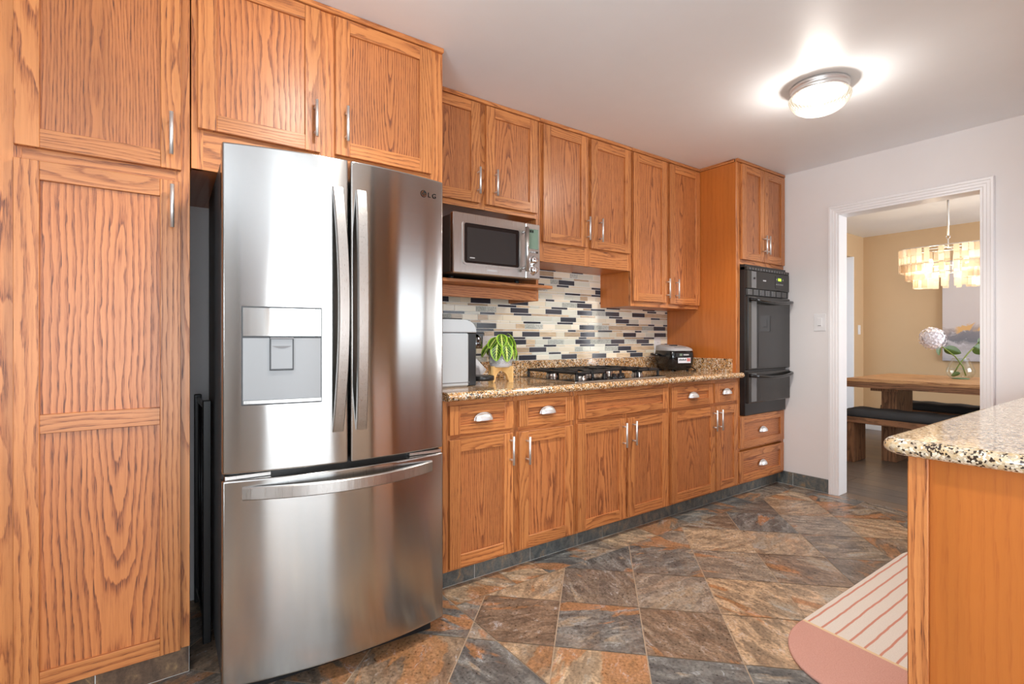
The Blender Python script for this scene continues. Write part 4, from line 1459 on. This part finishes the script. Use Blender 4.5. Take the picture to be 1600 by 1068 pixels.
B(1.40, 1.478, 2.30, 2.394, 1.186, 1.192, ch=0.002).build('lever', 'black', t)
mb = MB()
mb.lathe([(0.0, 0.0), (0.062, 0.0), (0.066, 0.004), (0.066, 0.022), (0.062, 0.026), (0.056, 0.024), (0.0, 0.024)], (1.492, 2.345, 0.936), 32)
tr_ = mb.build('drip_tray', 'black', t)
B(1.3545, 1.43, 2.32, 2.385, 0.9175, 0.9355, ch=0.003).build('tray_bracket', 'black', t)

# ------------------------------------------------------------------ plant on its wooden stand
px, py = 1.652, 2.40
t = thing('plant_stand', (px, py, 0.9172), 'small pale wooden plant stand with arched cross legs on the counter', 'plant stand')
def arch_board(half, z0, z1, r):
    pts = [(-half, z0), (-half, z1), (half, z1), (half, z0)]
    for k in range(13):
        a = math.pi * k / 12
        pts.append((r * math.cos(a), z0 + r * 0.82 * math.sin(a)))
    return pts
for rz_, nm in ((R(20), 'cross_leg'), (R(110), 'cross_leg')):
    mb = MB()
    h_ = 0.0 if rz_ < 1 else 0.0
    for s3 in ((-0.082, -0.0075), (0.0075, 0.082)) if rz_ > 1 else ((-0.082, 0.082),):
        a0, a1 = s3
        rows = []
        n_ = 17
        for k in range(n_):
            xk = a0 + (a1 - a0) * k / (n_ - 1)
            zb = 0.9175 + (math.sqrt(max(0, 1 - (xk / 0.062) ** 2)) * 0.062 if abs(xk) < 0.062 else 0.0)
            zt_ = 1.000 + (0.008 if abs(xk) > 0.068 else 0.0)
            rows.append([(xk, -0.007, zb), (xk, 0.007, zb), (xk, 0.007, zt_), (xk, -0.007, zt_)])
        mm = Matrix.Translation((px, py, 0)) @ Matrix.Rotation(rz_, 4, 'Z')
        rows = [[tuple(mm @ Vector(p)) for p in r] for r in rows]
        b = mb.grid(rows, closed_v=True, smooth=False, gv=lambda i, j: (j * 0.02, i * 0.008, 5.0))
        mb.face([b + k for k in range(4)])
        mb.face([b + (n_ - 1) * 4 + k for k in range(4)])
    mb.build(nm, 'bamboo', t)
t = thing('potted_plant', (px, py, 1.0004), 'prayer plant with dark-blotched lime leaves in a ring-patterned pot', 'plant')
mb = MB()
mb.lathe([(0.0, 1.0006), (0.054, 1.0006), (0.060, 1.006), (0.066, 1.030), (0.068, 1.095), (0.064, 1.096), (0.062, 1.085), (0.0, 1.085)], (px, py, 0), 40)
pot = mb.build('pot', 'pot', t)
mb = MB()
for rr_, zk in enumerate((1.030, 1.050, 1.070)):
    for k in range(22):
        a = 2 * math.pi * (k + 0.5 * (rr_ % 2)) / 22
        rad_ = 0.0673 if zk > 1.04 else 0.0663
        c_ = Vector((px + rad_ * math.cos(a), py + rad_ * math.sin(a), zk))
        tx, tz = Vector((-math.sin(a), math.cos(a), 0)), Vector((0, 0, 1))
        mb.tube([c_ + (tx * math.cos(b_) + tz * math.sin(b_)) * 0.0062 for b_ in [2 * math.pi * m_ / 10 for m_ in range(10)]], 0.0011, 4, closed=True)
mb.build('pot_pattern', 'tanink', pot)
MB().lathe([(0.0, 1.0858), (0.061, 1.0856)], (px, py, 0), 24).build('soil', 'soil', t)
def leaf(mb, base, tip_dir, up, L_, Wd, curl=0.4, sd=1.0, nl=14, nw=8, fold=0.25):
    """an oval leaf starting at base, bending down along its length"""
    d = Vector(tip_dir).normalized()
    upv = Vector(up)
    upv = (upv - d * upv.dot(d)).normalized()
    sv = d.cross(upv)
    rows = []
    pos = Vector(base)
    ang = 0.0
    for i in range(nl + 1):
        t_ = i / nl
        hw = Wd * 0.5 * (math.sin(math.pi * min(1, max(0.0, t_)) ** 0.85) ** 0.7 if 0 < t_ < 1 else 0.02)
        dd = (d * math.cos(ang) - upv * math.sin(ang))
        nn = (upv * math.cos(ang) + d * math.sin(ang))
        rows.append([tuple(pos + sv * hw * (2 * j / nw - 1) + nn * (fold * hw * abs(2 * j / nw - 1))) for j in range(nw + 1)])
        pos = pos + dd * (L_ / nl)
        ang += curl / nl
    mb.grid(rows, gv=lambda i, j: (2 * j / nw - 1, i / nl, sd))
    return rows
# leaves: (azimuth, rise of the stalk, reach, length, width, droop)
LV = [(-62, 0.055, 0.055, 0.105, 0.066, 1.1), (-100, 0.050, 0.060, 0.110, 0.068, 1.15), (-140, 0.055, 0.060, 0.112, 0.070, 1.1), (-178, 0.050, 0.062, 0.105, 0.060, 0.55),
      (-25, 0.045, 0.060, 0.105, 0.066, 1.1), (15, 0.075, 0.035, 0.090, 0.062, 0.4), (-80, 0.090, 0.030, 0.095, 0.066, 0.75), (-45, 0.105, 0.040, 0.105, 0.064, 0.9),
      (150, 0.065, 0.045, 0.10, 0.06, 0.5), (100, 0.06, 0.05, 0.10, 0.06, 0.7), (55, 0.07, 0.05, 0.10, 0.06, 0.7), (-160, 0.085, 0.035, 0.100, 0.060, 0.35), (-8, 0.085, 0.045, 0.09, 0.058, 0.7), (-118, 0.100, 0.025, 0.095, 0.064, 0.6)]
for k, (az, hh_, reach, L_, wd_, dr_) in enumerate(LV):
    a = R(az)
    d = Vector((math.cos(a), math.sin(a), 0))
    c0 = Vector((px, py, 1.086))
    b0 = c0 + d * reach + Vector((0, 0, hh_))
    mb = MB()
    incl = -0.45 - 0.5 * dr_
    leaf(mb, b0, d * math.cos(incl) + Vector((0, 0, math.sin(incl))), Vector((0, 0, 1)) + d * 0.6, L_, wd_, dr_ * 0.6, sd=k * 1.7)
    lf = mb.build('leaf', 'prayerleaf', t)
    MB().tube([c0 + d * 0.01, c0 + d * reach * 0.6 + Vector((0, 0, hh_ * 0.8)), b0 + d * 0.004], 0.0016, 6).build('stalk', 'stem', lf)

# card leaning behind the plant
mt = Matrix.Translation((1.595, 2.58, 0.996)) @ Matrix.Rotation(R(-22), 4, 'X') @ Matrix.Rotation(R(-38), 4, 'Y')
mb = MB()
mb.box(-0.045, 0.045, -0.001, 0.001, -0.062, 0.062, ch=0.0003, mat=mt)
cd = mb.build('card', 'paper', None, (1.595, 2.58, 0.996))
tag(cd, 'small white card tilted behind the coffee machine and plant pot', 'card')
mb = MB()
mb.box(-0.030, -0.016, -0.0018, -0.0011, 0.028, 0.042, ch=0, mat=mt)
mb.build('yellow_mark', 'yellow', cd)

# ------------------------------------------------------------------ wall plates
def plate(name, label, x0, x1, z0, z1, gang):
    yb = YW - 0.0095
    t = thing(name, ((x0 + x1) / 2, yb, (z0 + z1) / 2), label, 'outlet')
    B(x0, x1, yb - 0.006, yb, z0, z1, ch=0.002).build('cover_plate', 'white', t)
    n = gang
    for k in range(n):
        xc = x0 + (x1 - x0) * (k + 0.5) / n
        for zc in (z0 + (z1 - z0) * 0.3, z0 + (z1 - z0) * 0.7):
            mb = MB()
            mb.box(xc - 0.016, xc + 0.016, yb - 0.0075, yb - 0.0055, zc - 0.013, zc + 0.013, ch=0.002)
            mb.box(xc - 0.008, xc - 0.006, yb - 0.0079, yb - 0.0074, zc - 0.004, zc + 0.006, ch=0, mi=1)
            mb.box(xc + 0.006, xc + 0.008, yb - 0.0079, yb - 0.0074, zc - 0.004, zc + 0.006, ch=0, mi=1)
            mb.build('socket', ['white', 'ink'], t)
    return t
t = plate('power_outlet', 'white outlet plate on the mosaic beside the rice cooker', 3.326, 3.404, 1.040, 1.168, 1)
mb = MB()
mb.tube([(3.365, YW - 0.018, 1.085), (3.365, YW - 0.05, 1.085)], 0.014, 12)
pg = tag(mb.build('power_plug', 'black', None, (3.365, YW - 0.05, 1.085)), 'black plug in the outlet behind the rice cooker', 'plug')
t = plate('power_outlet', 'wide white outlet plate on the mosaic behind the plant', 1.700, 1.828, 1.050, 1.178, 2)
tag(B(1.745, 1.785, YW - 0.045, YW - 0.018, 1.068, 1.092, ch=0.004).build('power_adapter', 'black', None, (1.76, YW - 0.03, 1.08)), 'small black adapter plugged in behind the plant leaves', 'adapter')
t = thing('light_switch', (XF, 1.802, 1.284), 'white rocker light switch on the pale wall left of the doorway', 'light switch')
B(XF - 0.006, XF, 1.760, 1.843, 1.219, 1.350, ch=0.002).build('cover_plate', 'white', t)
rk = B(XF - 0.010, XF - 0.0055, 1.785, 1.818, 1.251, 1.318, ch=0.002).build('rocker', 'white', t)
B(XF - 0.0106, XF - 0.0099, 1.790, 1.813, 1.258, 1.261, ch=0).build('indicator_bar', 'ink', rk)
t = thing('light_switch', (7.447, YL, 1.275), 'narrow white light switch on the tan dining room wall', 'light switch')
B(7.412, 7.482, YL - 0.007, YL, 1.215, 1.335, ch=0.002).build('cover_plate', 'white', t)
B(7.43, 7.464, YL - 0.011, YL - 0.0065, 1.245, 1.305, ch=0.002).build('rocker', 'white', t)

# ------------------------------------------------------------------ ceiling lights
def ceiling_light(x, y, label):
    t = thing('ceiling_light', (x, y, ZC), label, 'ceiling light', 'flush ceiling lights')
    mb = MB()
    mb.lathe([(0.0, -0.001), (0.133, -0.001), (0.136, -0.004), (0.135, -0.018), (0.128, -0.022), (0.132, -0.028), (0.130, -0.044), (0.121, -0.048), (0.119, -0.042), (0.0, -0.042)], (x, y, ZC), 56)
    mb.build('metal_ring', 'chrome', t)
    mb = MB()
    prof = [(0.123, -0.0485), (0.136, -0.052), (0.141, -0.062), (0.139, -0.076), (0.131, -0.094), (0.113, -0.116), (0.088, -0.132), (0.052, -0.143), (0.001, -0.147)]
    mb.lathe(prof, (x, y, ZC), 192, ribs=48, ramp_=0.016)
    mb.build('glass_dome', 'lampglass', t)
    for s3 in (-1, 1):
        b = MB().lathe([(0.0, -0.030), (0.018, -0.026), (0.028, -0.010), (0.026, 0.006), (0.013, 0.022), (0.012, 0.03), (0.0, 0.03)], (x + 0.05 * s3, y + 0.03 * s3, ZC - 0.076), 16).build('bulb', 'bulb', t)
    point('ceiling_light_glow', (x, y, ZC - 0.098), 26, 0.06, (1.0, 0.97, 0.94))
    sp = bpy.data.lights.new('ceiling_light_down', 'SPOT')
    sp.energy = 110
    sp.color = (1.0, 0.97, 0.94)
    sp.spot_size = R(138)
    sp.spot_blend = 0.55
    sp.shadow_soft_size = 0.06
    so = bpy.data.objects.new('ceiling_light_down', sp)
    so.location = (x, y, ZC - 0.10)
    COL.objects.link(so)
    return t
ceiling_light(2.846, 1.226, 'flush ceiling light with ribbed glass dome and nickel ring')
ceiling_light(0.655, 1.24, 'flush ceiling light over the refrigerator end of the room, above the picture')

# ------------------------------------------------------------------ peninsula
t = thing('peninsula_cabinet', (2.8, 0.1, 0), 'oak peninsula cabinet with plain end panel at the lower right', 'cabinet')
mb = MB()
mb.box(1.545, 4.185, -0.295, 0.432, 0.10, 0.876, 'z')
mb.box(1.545, 4.185, -0.295, 0.36, 0.0, 0.0995, 'x')
mb.build('carcass', 'veneer', t)
B(1.526, 1.544, -0.295, 0.412, 0.0, 0.876, 'z', 0.001).build('end_panel', 'veneer', t)
B(1.517, 1.544, 0.4125, 0.452, 0.0, 0.876, 'z', 0.0015).build('end_stile', 'oak', t)
mb = MB()
mb.box(1.545, 4.185, 0.4325, 0.452, 0.10, 0.876, 'z')
mb.build('face_frame', 'oak', t)
for k in range(4):
    a = 1.58 + k * 0.64
    d_ = MB()
    d_.box(a, a + 0.057, 0.4525, 0.472, 0.13, 0.85, 'z')
    d_.box(a + 0.543, a + 0.60, 0.4525, 0.472, 0.13, 0.85, 'z')
    d_.box(a + 0.057, a + 0.543, 0.4525, 0.472, 0.13, 0.187, 'x')
    d_.box(a + 0.057, a + 0.543, 0.4525, 0.472, 0.793, 0.85, 'x')
    d_.box(a + 0.05, a + 0.55, 0.4525, 0.462, 0.18, 0.80, 'z', mi=1)
    do = d_.build('door', ['oak', 'oak_panel'], t)
# peninsula countertop: rounded corner plan with bullnose edge
def edge_slab(outline_fn, z0, z1, n=9):
    r = (z1 - z0) / 2
    rows = []
    for k in range(n + 1):
        a = -math.pi / 2 + math.pi * k / n
        off = r * (1 - math.cos(a))
        z = (z0 + z1) / 2 + r * math.sin(a)
        rows.append([(p[0], p[1], z) for p in outline_fn(off)])
    mb = MB()
    mb.grid(rows, closed_v=True, smooth=True)
    m_ = len(rows[0])
    mb.face(list(range(m_))[::-1])
    mb.face([n * m_ + k for k in range(m_)])
    return mb
def pen_out(off):
    x0, x1, y0, y1, rr = 1.484 + off, 4.188, -0.298, 0.505 - off, 0.045
    pts = [(x1, y0), (x1, y1)]
    for k in range(9):
        a = R(90 + 90 * k / 8)
        pts.append((x0 + rr + rr * math.cos(a), y1 - rr + rr * math.sin(a)))
    return pts + [(x0, y0)]
pc = edge_slab(pen_out, 0.8765, 0.917).build('peninsula_countertop', 'granite_edge', None, (2.8, 0.1, 0.8765))
tag(pc, 'polished granite countertop with rounded corner on the right-hand peninsula', 'countertop')
# oak cupboards over the sink window (seen only mirrored in the steel and glass fronts)
t = thing('hanging_cabinet', (3.05, -0.14, 1.75), 'long oak cupboard over the sink window, opposite the microwave and out of frame', 'cabinet')
B(1.905, 4.184, -0.298, 0.03, 1.75, ZC - 0.002, 'z').build('carcass', 'oak', t)
for k in range(4):
    B(1.92 + k * 0.566, 2.476 + k * 0.566, 0.031, 0.051, 1.76, ZC - 0.03, 'z').build('door', 'oak', t)

# ------------------------------------------------------------------ rug
rc = (2.80, 0.745, 0.0)
def rug_out(off):
    pts = []
    ax_, by_ = 0.33 - off, 0.268 - off
    for k in range(33):
        a = R(90 + 180 * k / 32)
        pts.append((2.172 + ax_ * math.cos(a), 0.745 + by_ * math.sin(a)))
    for k in range(25):
        a = R(-90 + 180 * k / 24)
        e = 2 / 2.6
        ca, sa = math.cos(a), math.sin(a)
        pts.append((3.28 + (0.20 - off) * abs(ca) ** e, 0.745 + by_ * math.copysign(abs(sa) ** e, sa)))
    return pts
mb = MB()
rows = [[(p[0], p[1], z) for p in rug_out(o2)] for o2, z in ((0.0, 0.0008), (0.0, 0.008), (0.004, 0.011))]
mb.grid(rows, closed_v=True)
m_ = len(rows[0])
mb.face([2 * m_ + k for k in range(m_)])
mb.face(list(range(m_))[::-1])
tag(mb.build('kitchen_rug', 'rug', None, rc), 'rounded pink and cream striped rug in front of the peninsula', 'rug')

# ------------------------------------------------------------------ dining room
TZ = 0.787
t = thing('dining_table', (6.02, 1.0, 0), 'reclaimed wood dining table with thick plank top, seen through the doorway', 'table')
mb = MB()
for k in range(6):
    mb.box(5.48 + k * 0.183, 5.48 + (k + 1) * 0.183 - 0.001, -0.2, 2.12, TZ - 0.03, TZ, 'y', 0.0015)
mb.build('tabletop', 'reclaimed', t)
mb = MB()
for a in (5.48, 6.548):
    mb.box(a, a + 0.03, -0.2, 2.12, TZ - 0.083, TZ - 0.0305, 'y')
mb.box(5.511, 6.547, 2.09, 2.12, TZ - 0.083, TZ - 0.0305, 'x')
mb.box(5.511, 6.547, -0.2, -0.17, TZ - 0.083, TZ - 0.0305, 'x')
mb.build('apron', 'reclaimed_dark', t)
for ya in (1.80, 0.02):
    mb = MB()
    mb.box(5.74, 5.885, ya, ya + 0.12, 0.0, TZ - 0.12, 'z')
    mb.box(5.886, 6.03, ya, ya + 0.12, 0.0, TZ - 0.12, 'z')
    mb.box(6.031, 6.17, ya, ya + 0.12, 0.0, TZ - 0.12, 'z')
    mb.build('leg', 'reclaimed_dark', t)
    B(5.62, 6.40, ya - 0.05, ya + 0.17, TZ - 0.119, TZ - 0.0835, 'x').build('leg_plate', 'reclaimed_dark', t)
def bench(x0, x1, y0, y1, label, legs):
    t = thing('dining_bench', ((x0 + x1) / 2, (y0 + y1) / 2, 0), label, 'bench', 'benches at the dining table')
    B(x0, x1, y0, y1, 0.375, 0.43, 'y', 0.003).build('seat_board', 'reclaimed_dark', t)
    for a in legs:
        mb = MB()
        mb.box(x0 + 0.02, x1 - 0.02, a, a + 0.09, 0.0, 0.3745, 'z')
        mb.build('leg', 'reclaimed_dark', t)
    rows = []
    n = 40
    for i in range(n + 1):
        t_ = i / n
        y_ = y0 + 0.004 + (y1 - y0 - 0.008) * t_
        e = min(1.0, 0.35 + 0.65 * (min(t_, 1 - t_) / 0.03)) if min(t_, 1 - t_) < 0.03 else 1.0
        hh2 = 0.075 * e * (1.0 - 0.06 * math.cos(2 * math.pi * t_ * 9))
        xm, hw = (x0 + x1) / 2, (x1 - x0) / 2 - 0.002
        rows.append([(xm + hw * c_, y_, 0.4308 + hh2 * z_) for c_, z_ in ((-0.96, 0.0), (-1.0, 0.3), (-0.98, 0.7), (-0.85, 0.93), (-0.4, 1.0), (0, 0.95), (0.4, 1.0), (0.85, 0.93), (0.98, 0.7), (1.0, 0.3), (0.96, 0.0))])
    mb = MB()
    b = mb.grid(rows, closed_v=True)
    mb.face([b + k for k in range(11)])
    mb.face([b + n * 11 + k for k in range(11)])
    mb.build('cushion', 'darkfabric', t)
    return t
bench(5.415, 5.725, 0.0, 2.17, 'nearer wooden bench with charcoal cushion, at the doorway side of the table', [2.04, 0.10])
bench(6.42, 6.76, 0.0, 2.16, 'farther bench with charcoal cushion, between the table and the tan wall', [1.98, 0.10])

# vase with two hydrangeas
vx, vy = 6.15, 1.43
t = thing('glass_vase', (vx, vy, TZ), 'clear round glass vase half filled with water on the dining table', 'vase')
vp = [(0.0, 0.0006), (0.055, 0.0006), (0.085, 0.018), (0.103, 0.055), (0.104, 0.085), (0.090, 0.125), (0.070, 0.165), (0.060, 0.190)]
MB().lathe(vp, (vx, vy, TZ), 40).build('bowl', 'glass', t)
MB().tube([(vx + 0.060 * math.cos(2 * math.pi * k / 32), vy + 0.060 * math.sin(2 * math.pi * k / 32), TZ + 0.190) for k in range(32)], 0.0028, 8, closed=True).build('rim', 'glass', t)
MB().lathe([(0.0, 0.094), (0.097, 0.094)], (vx, vy, TZ), 32).build('water_surface', 'glass', t)
MB().tube([(vx + 0.062 * math.cos(2 * math.pi * k / 32), vy + 0.062 * math.sin(2 * math.pi * k / 32), TZ + 0.007) for k in range(32)], 0.004, 8, closed=True).build('base_rim', plain('green_glass_edge', lin(120, 160, 130), 0.1), t)
CR = Vector((math.cos(R(35.8)), -math.sin(R(35.8)), 0))
def flower(label, pts, head, leaves, hr=0.108):
    t = thing('hydrangea', (vx, vy, TZ + 0.012), label, 'flower')
    V = [Vector((vx, vy, TZ)) + CR * a + Vector((0, 0, b)) + Vector((CR.y, -CR.x, 0)) * -c for a, b, c in pts]
    MB().tube(V, 0.0055, 8).build('stem', 'stem', t)
    hc = Vector((vx, vy, TZ)) + CR * head[0] + Vector((0, 0, head[1]))
    rn = random.Random(3)
    mb = MB()
    N = 120
    for k in range(N):
        zz2 = 1 - 2 * (k + 0.5) / N
        ph = k * 2.39996
        d = Vector((math.sqrt(1 - zz2 * zz2) * math.cos(ph), math.sqrt(1 - zz2 * zz2) * math.sin(ph), zz2))
        c_ = hc + d * hr * rn.uniform(0.74, 0.95)
        a1 = d.orthogonal().normalized()
        a2 = d.cross(a1)
        r0 = rn.uniform(0, 6)
        for p in range(4):
            an = r0 + p * math.pi / 2
            u1 = a1 * math.cos(an) + a2 * math.sin(an)
            u2 = d.cross(u1)
            s3 = rn.uniform(0.017, 0.022)
            mb.poly([c_, c_ + u1 * s3 * 0.55 + u2 * s3 * 0.45 + d * 0.004, c_ + u1 * s3 * 1.1 + d * rn.uniform(0.001, 0.007), c_ + u1 * s3 * 0.55 - u2 * s3 * 0.45 + d * 0.004])
    mb.lathe([(0.001, -hr * 0.72), (hr * 0.5, -hr * 0.5), (hr * 0.72, 0), (hr * 0.5, hr * 0.5), (0.001, hr * 0.72)], tuple(hc), 16)
    mb.build('flower_head', 'petal', t)
    for (a, b, dx_, dz_, L_, w_) in leaves:
        mb = MB()
        b0 = Vector((vx, vy, TZ)) + CR * a + Vector((0, 0, b))
        leaf(mb, b0, CR * dx_ + Vector((0, 0, dz_)), Vector((CR.y, -CR.x, 0)) * -1 + Vector((0, 0, 0.4)), L_, w_, 0.3)
        mb.build('leaf', 'leafdark', t)
    return t
flower('white hydrangea leaning left out of the glass vase', [(0.05, 0.03, 0), (0.02, 0.12, 0), (-0.05, 0.21, 0), (-0.17, 0.30, 0), (-0.22, 0.35, 0)], (-0.26, 0.375),
       [(-0.15, 0.285, 0.9, -0.25, 0.15, 0.085), (-0.19, 0.315, -0.2, -0.9, 0.10, 0.05), (0.0, 0.05, -0.9, -0.1, 0.10, 0.05)])
flower('hydrangea stem leaning right from the vase, half hidden by the door casing', [(-0.06, 0.04, 0.01), (0.0, 0.14, 0.01), (0.08, 0.24, 0.01), (0.17, 0.33, 0.01), (0.27, 0.42, 0.01)], (0.36, 0.44),
       [(0.12, 0.30, 0.9, -0.45, 0.13, 0.10), (0.16, 0.335, 0.5, 0.5, 0.07, 0.05), (0.19, 0.34, 0.7, -0.7, 0.14, 0.09), (0.17, 0.33, 0.9, 0.2, 0.10, 0.06)])

# capiz chandelier
hx_, hy_ = 6.07, 1.50
t = thing('chandelier', (hx_, hy_, ZC), 'tiered capiz shell chandelier glowing over the dining table', 'chandelier')
MB().lathe([(0.0, -0.001), (0.055, -0.001), (0.05, -0.014), (0.012, -0.02), (0.0, -0.02)], (hx_, hy_, ZC), 24).build('ceiling_plate', 'chrome', t)
MB().tube([(hx_, hy_, ZC - 0.018), (hx_, hy_, 2.12)], 0.009, 10).build('rod', 'chrome', t)
MB().tube([(hx_, hy_ + 0.014 * math.cos(a), 2.105 + 0.018 * math.sin(a)) for a in [2 * math.pi * k / 14 for k in range(14)]], 0.003, 6, closed=True).build('hook_ring', 'polish', t)
mb = MB()
mb.tube([(hx_, hy_, 2.09), (hx_, hy_, 2.00)], 0.006, 8)
def oval(a, b, n=40, z=0):
    return [(hx_ + a * math.copysign(abs(math.cos(th)) ** 0.6, math.cos(th)), hy_ + b * math.copysign(abs(math.sin(th)) ** 0.6, math.sin(th)), z) for th in [2 * math.pi * k / n for k in range(n)]]
tiers = [(0.20, 0.36, 2.01, 1.79), (0.165, 0.31, 1.86, 1.715), (0.125, 0.255, 1.78, 1.64)]
for a, b, zt_, zb in tiers:
    mb.tube(oval(a, b, 40, zt_), 0.004, 6, closed=True)
for sx, sy in ((1, 0), (-1, 0), (0, 1), (0, -1)):
    mb.tube([(hx_, hy_, 2.01), (hx_ + sx * 0.198, hy_ + sy * 0.358, 2.01)], 0.004, 6)
    mb.tube([(hx_ + sx * 0.17, hy_ + sy * 0.32, 2.01), (hx_ + sx * 0.124, hy_ + sy * 0.254, 1.78)], 0.003, 6)
mb.build('frame', 'chrome', t)
rn = random.Random(9)
for a, b, zt_, zb in tiers:
    mb = MB()
    n_ = int(2 * math.pi * math.sqrt((a * a + b * b) / 2) / 0.040)
    ring_ = oval(a, b, n_)
    nr = max(2, round((zt_ - zb) / 0.072))
    for r_ in range(nr):
        for k in range(n_):
            p0, p1 = Vector(ring_[k]), Vector(ring_[(k + 1) % n_])
            c_ = (p0 + p1) / 2
            tx = (p1 - p0).normalized()
            nx = Vector((tx.y, -tx.x, 0))
            tw = rn.uniform(-0.35, 0.35)
            w2 = (tx * math.cos(tw) + nx * math.sin(tw)) * 0.0215
            zc1 = zt_ - (zt_ - zb) * r_ / nr
            zc0 = zt_ - (zt_ - zb) * (r_ + 1) / nr + rn.uniform(-0.004, 0.004)
            c_ = c_ + nx * rn.uniform(-0.004, 0.004)
            sd = rn.random() * 60
            pts = [c_ - w2 + Vector((0, 0, zc0)), c_ + w2 + Vector((0, 0, zc0)), c_ + w2 + Vector((0, 0, zc1)), c_ - w2 + Vector((0, 0, zc1))]
            mb.poly(pts, 0, [(0, 0, sd)] * 4)
    mb.build('shell_tier', 'capiz', t)['kind'] = 'stuff'
for k in (-1, 1):
    MB().lathe([(0.0, -0.035), (0.014, -0.030), (0.022, -0.008), (0.017, 0.018), (0.011, 0.034), (0.0, 0.036)], (hx_, hy_ + 0.13 * k, 1.88), 16).build('bulb', 'bulb', t)
    point('chandelier_glow', (hx_, hy_ + 0.13 * k, 1.83), 3.5, 0.03, (1.0, 0.82, 0.6))

# painting
mb = MB()
mb.box(XB - 0.04, XB - 0.002, 0.72, 1.918, 0.906, 2.05, ch=0.002)
pt_ = tag(mb.build('abstract_painting', 'canvas', None, (XB - 0.02, 1.32, 1.478)), 'abstract grey and gold canvas on the tan dining room wall', 'painting')
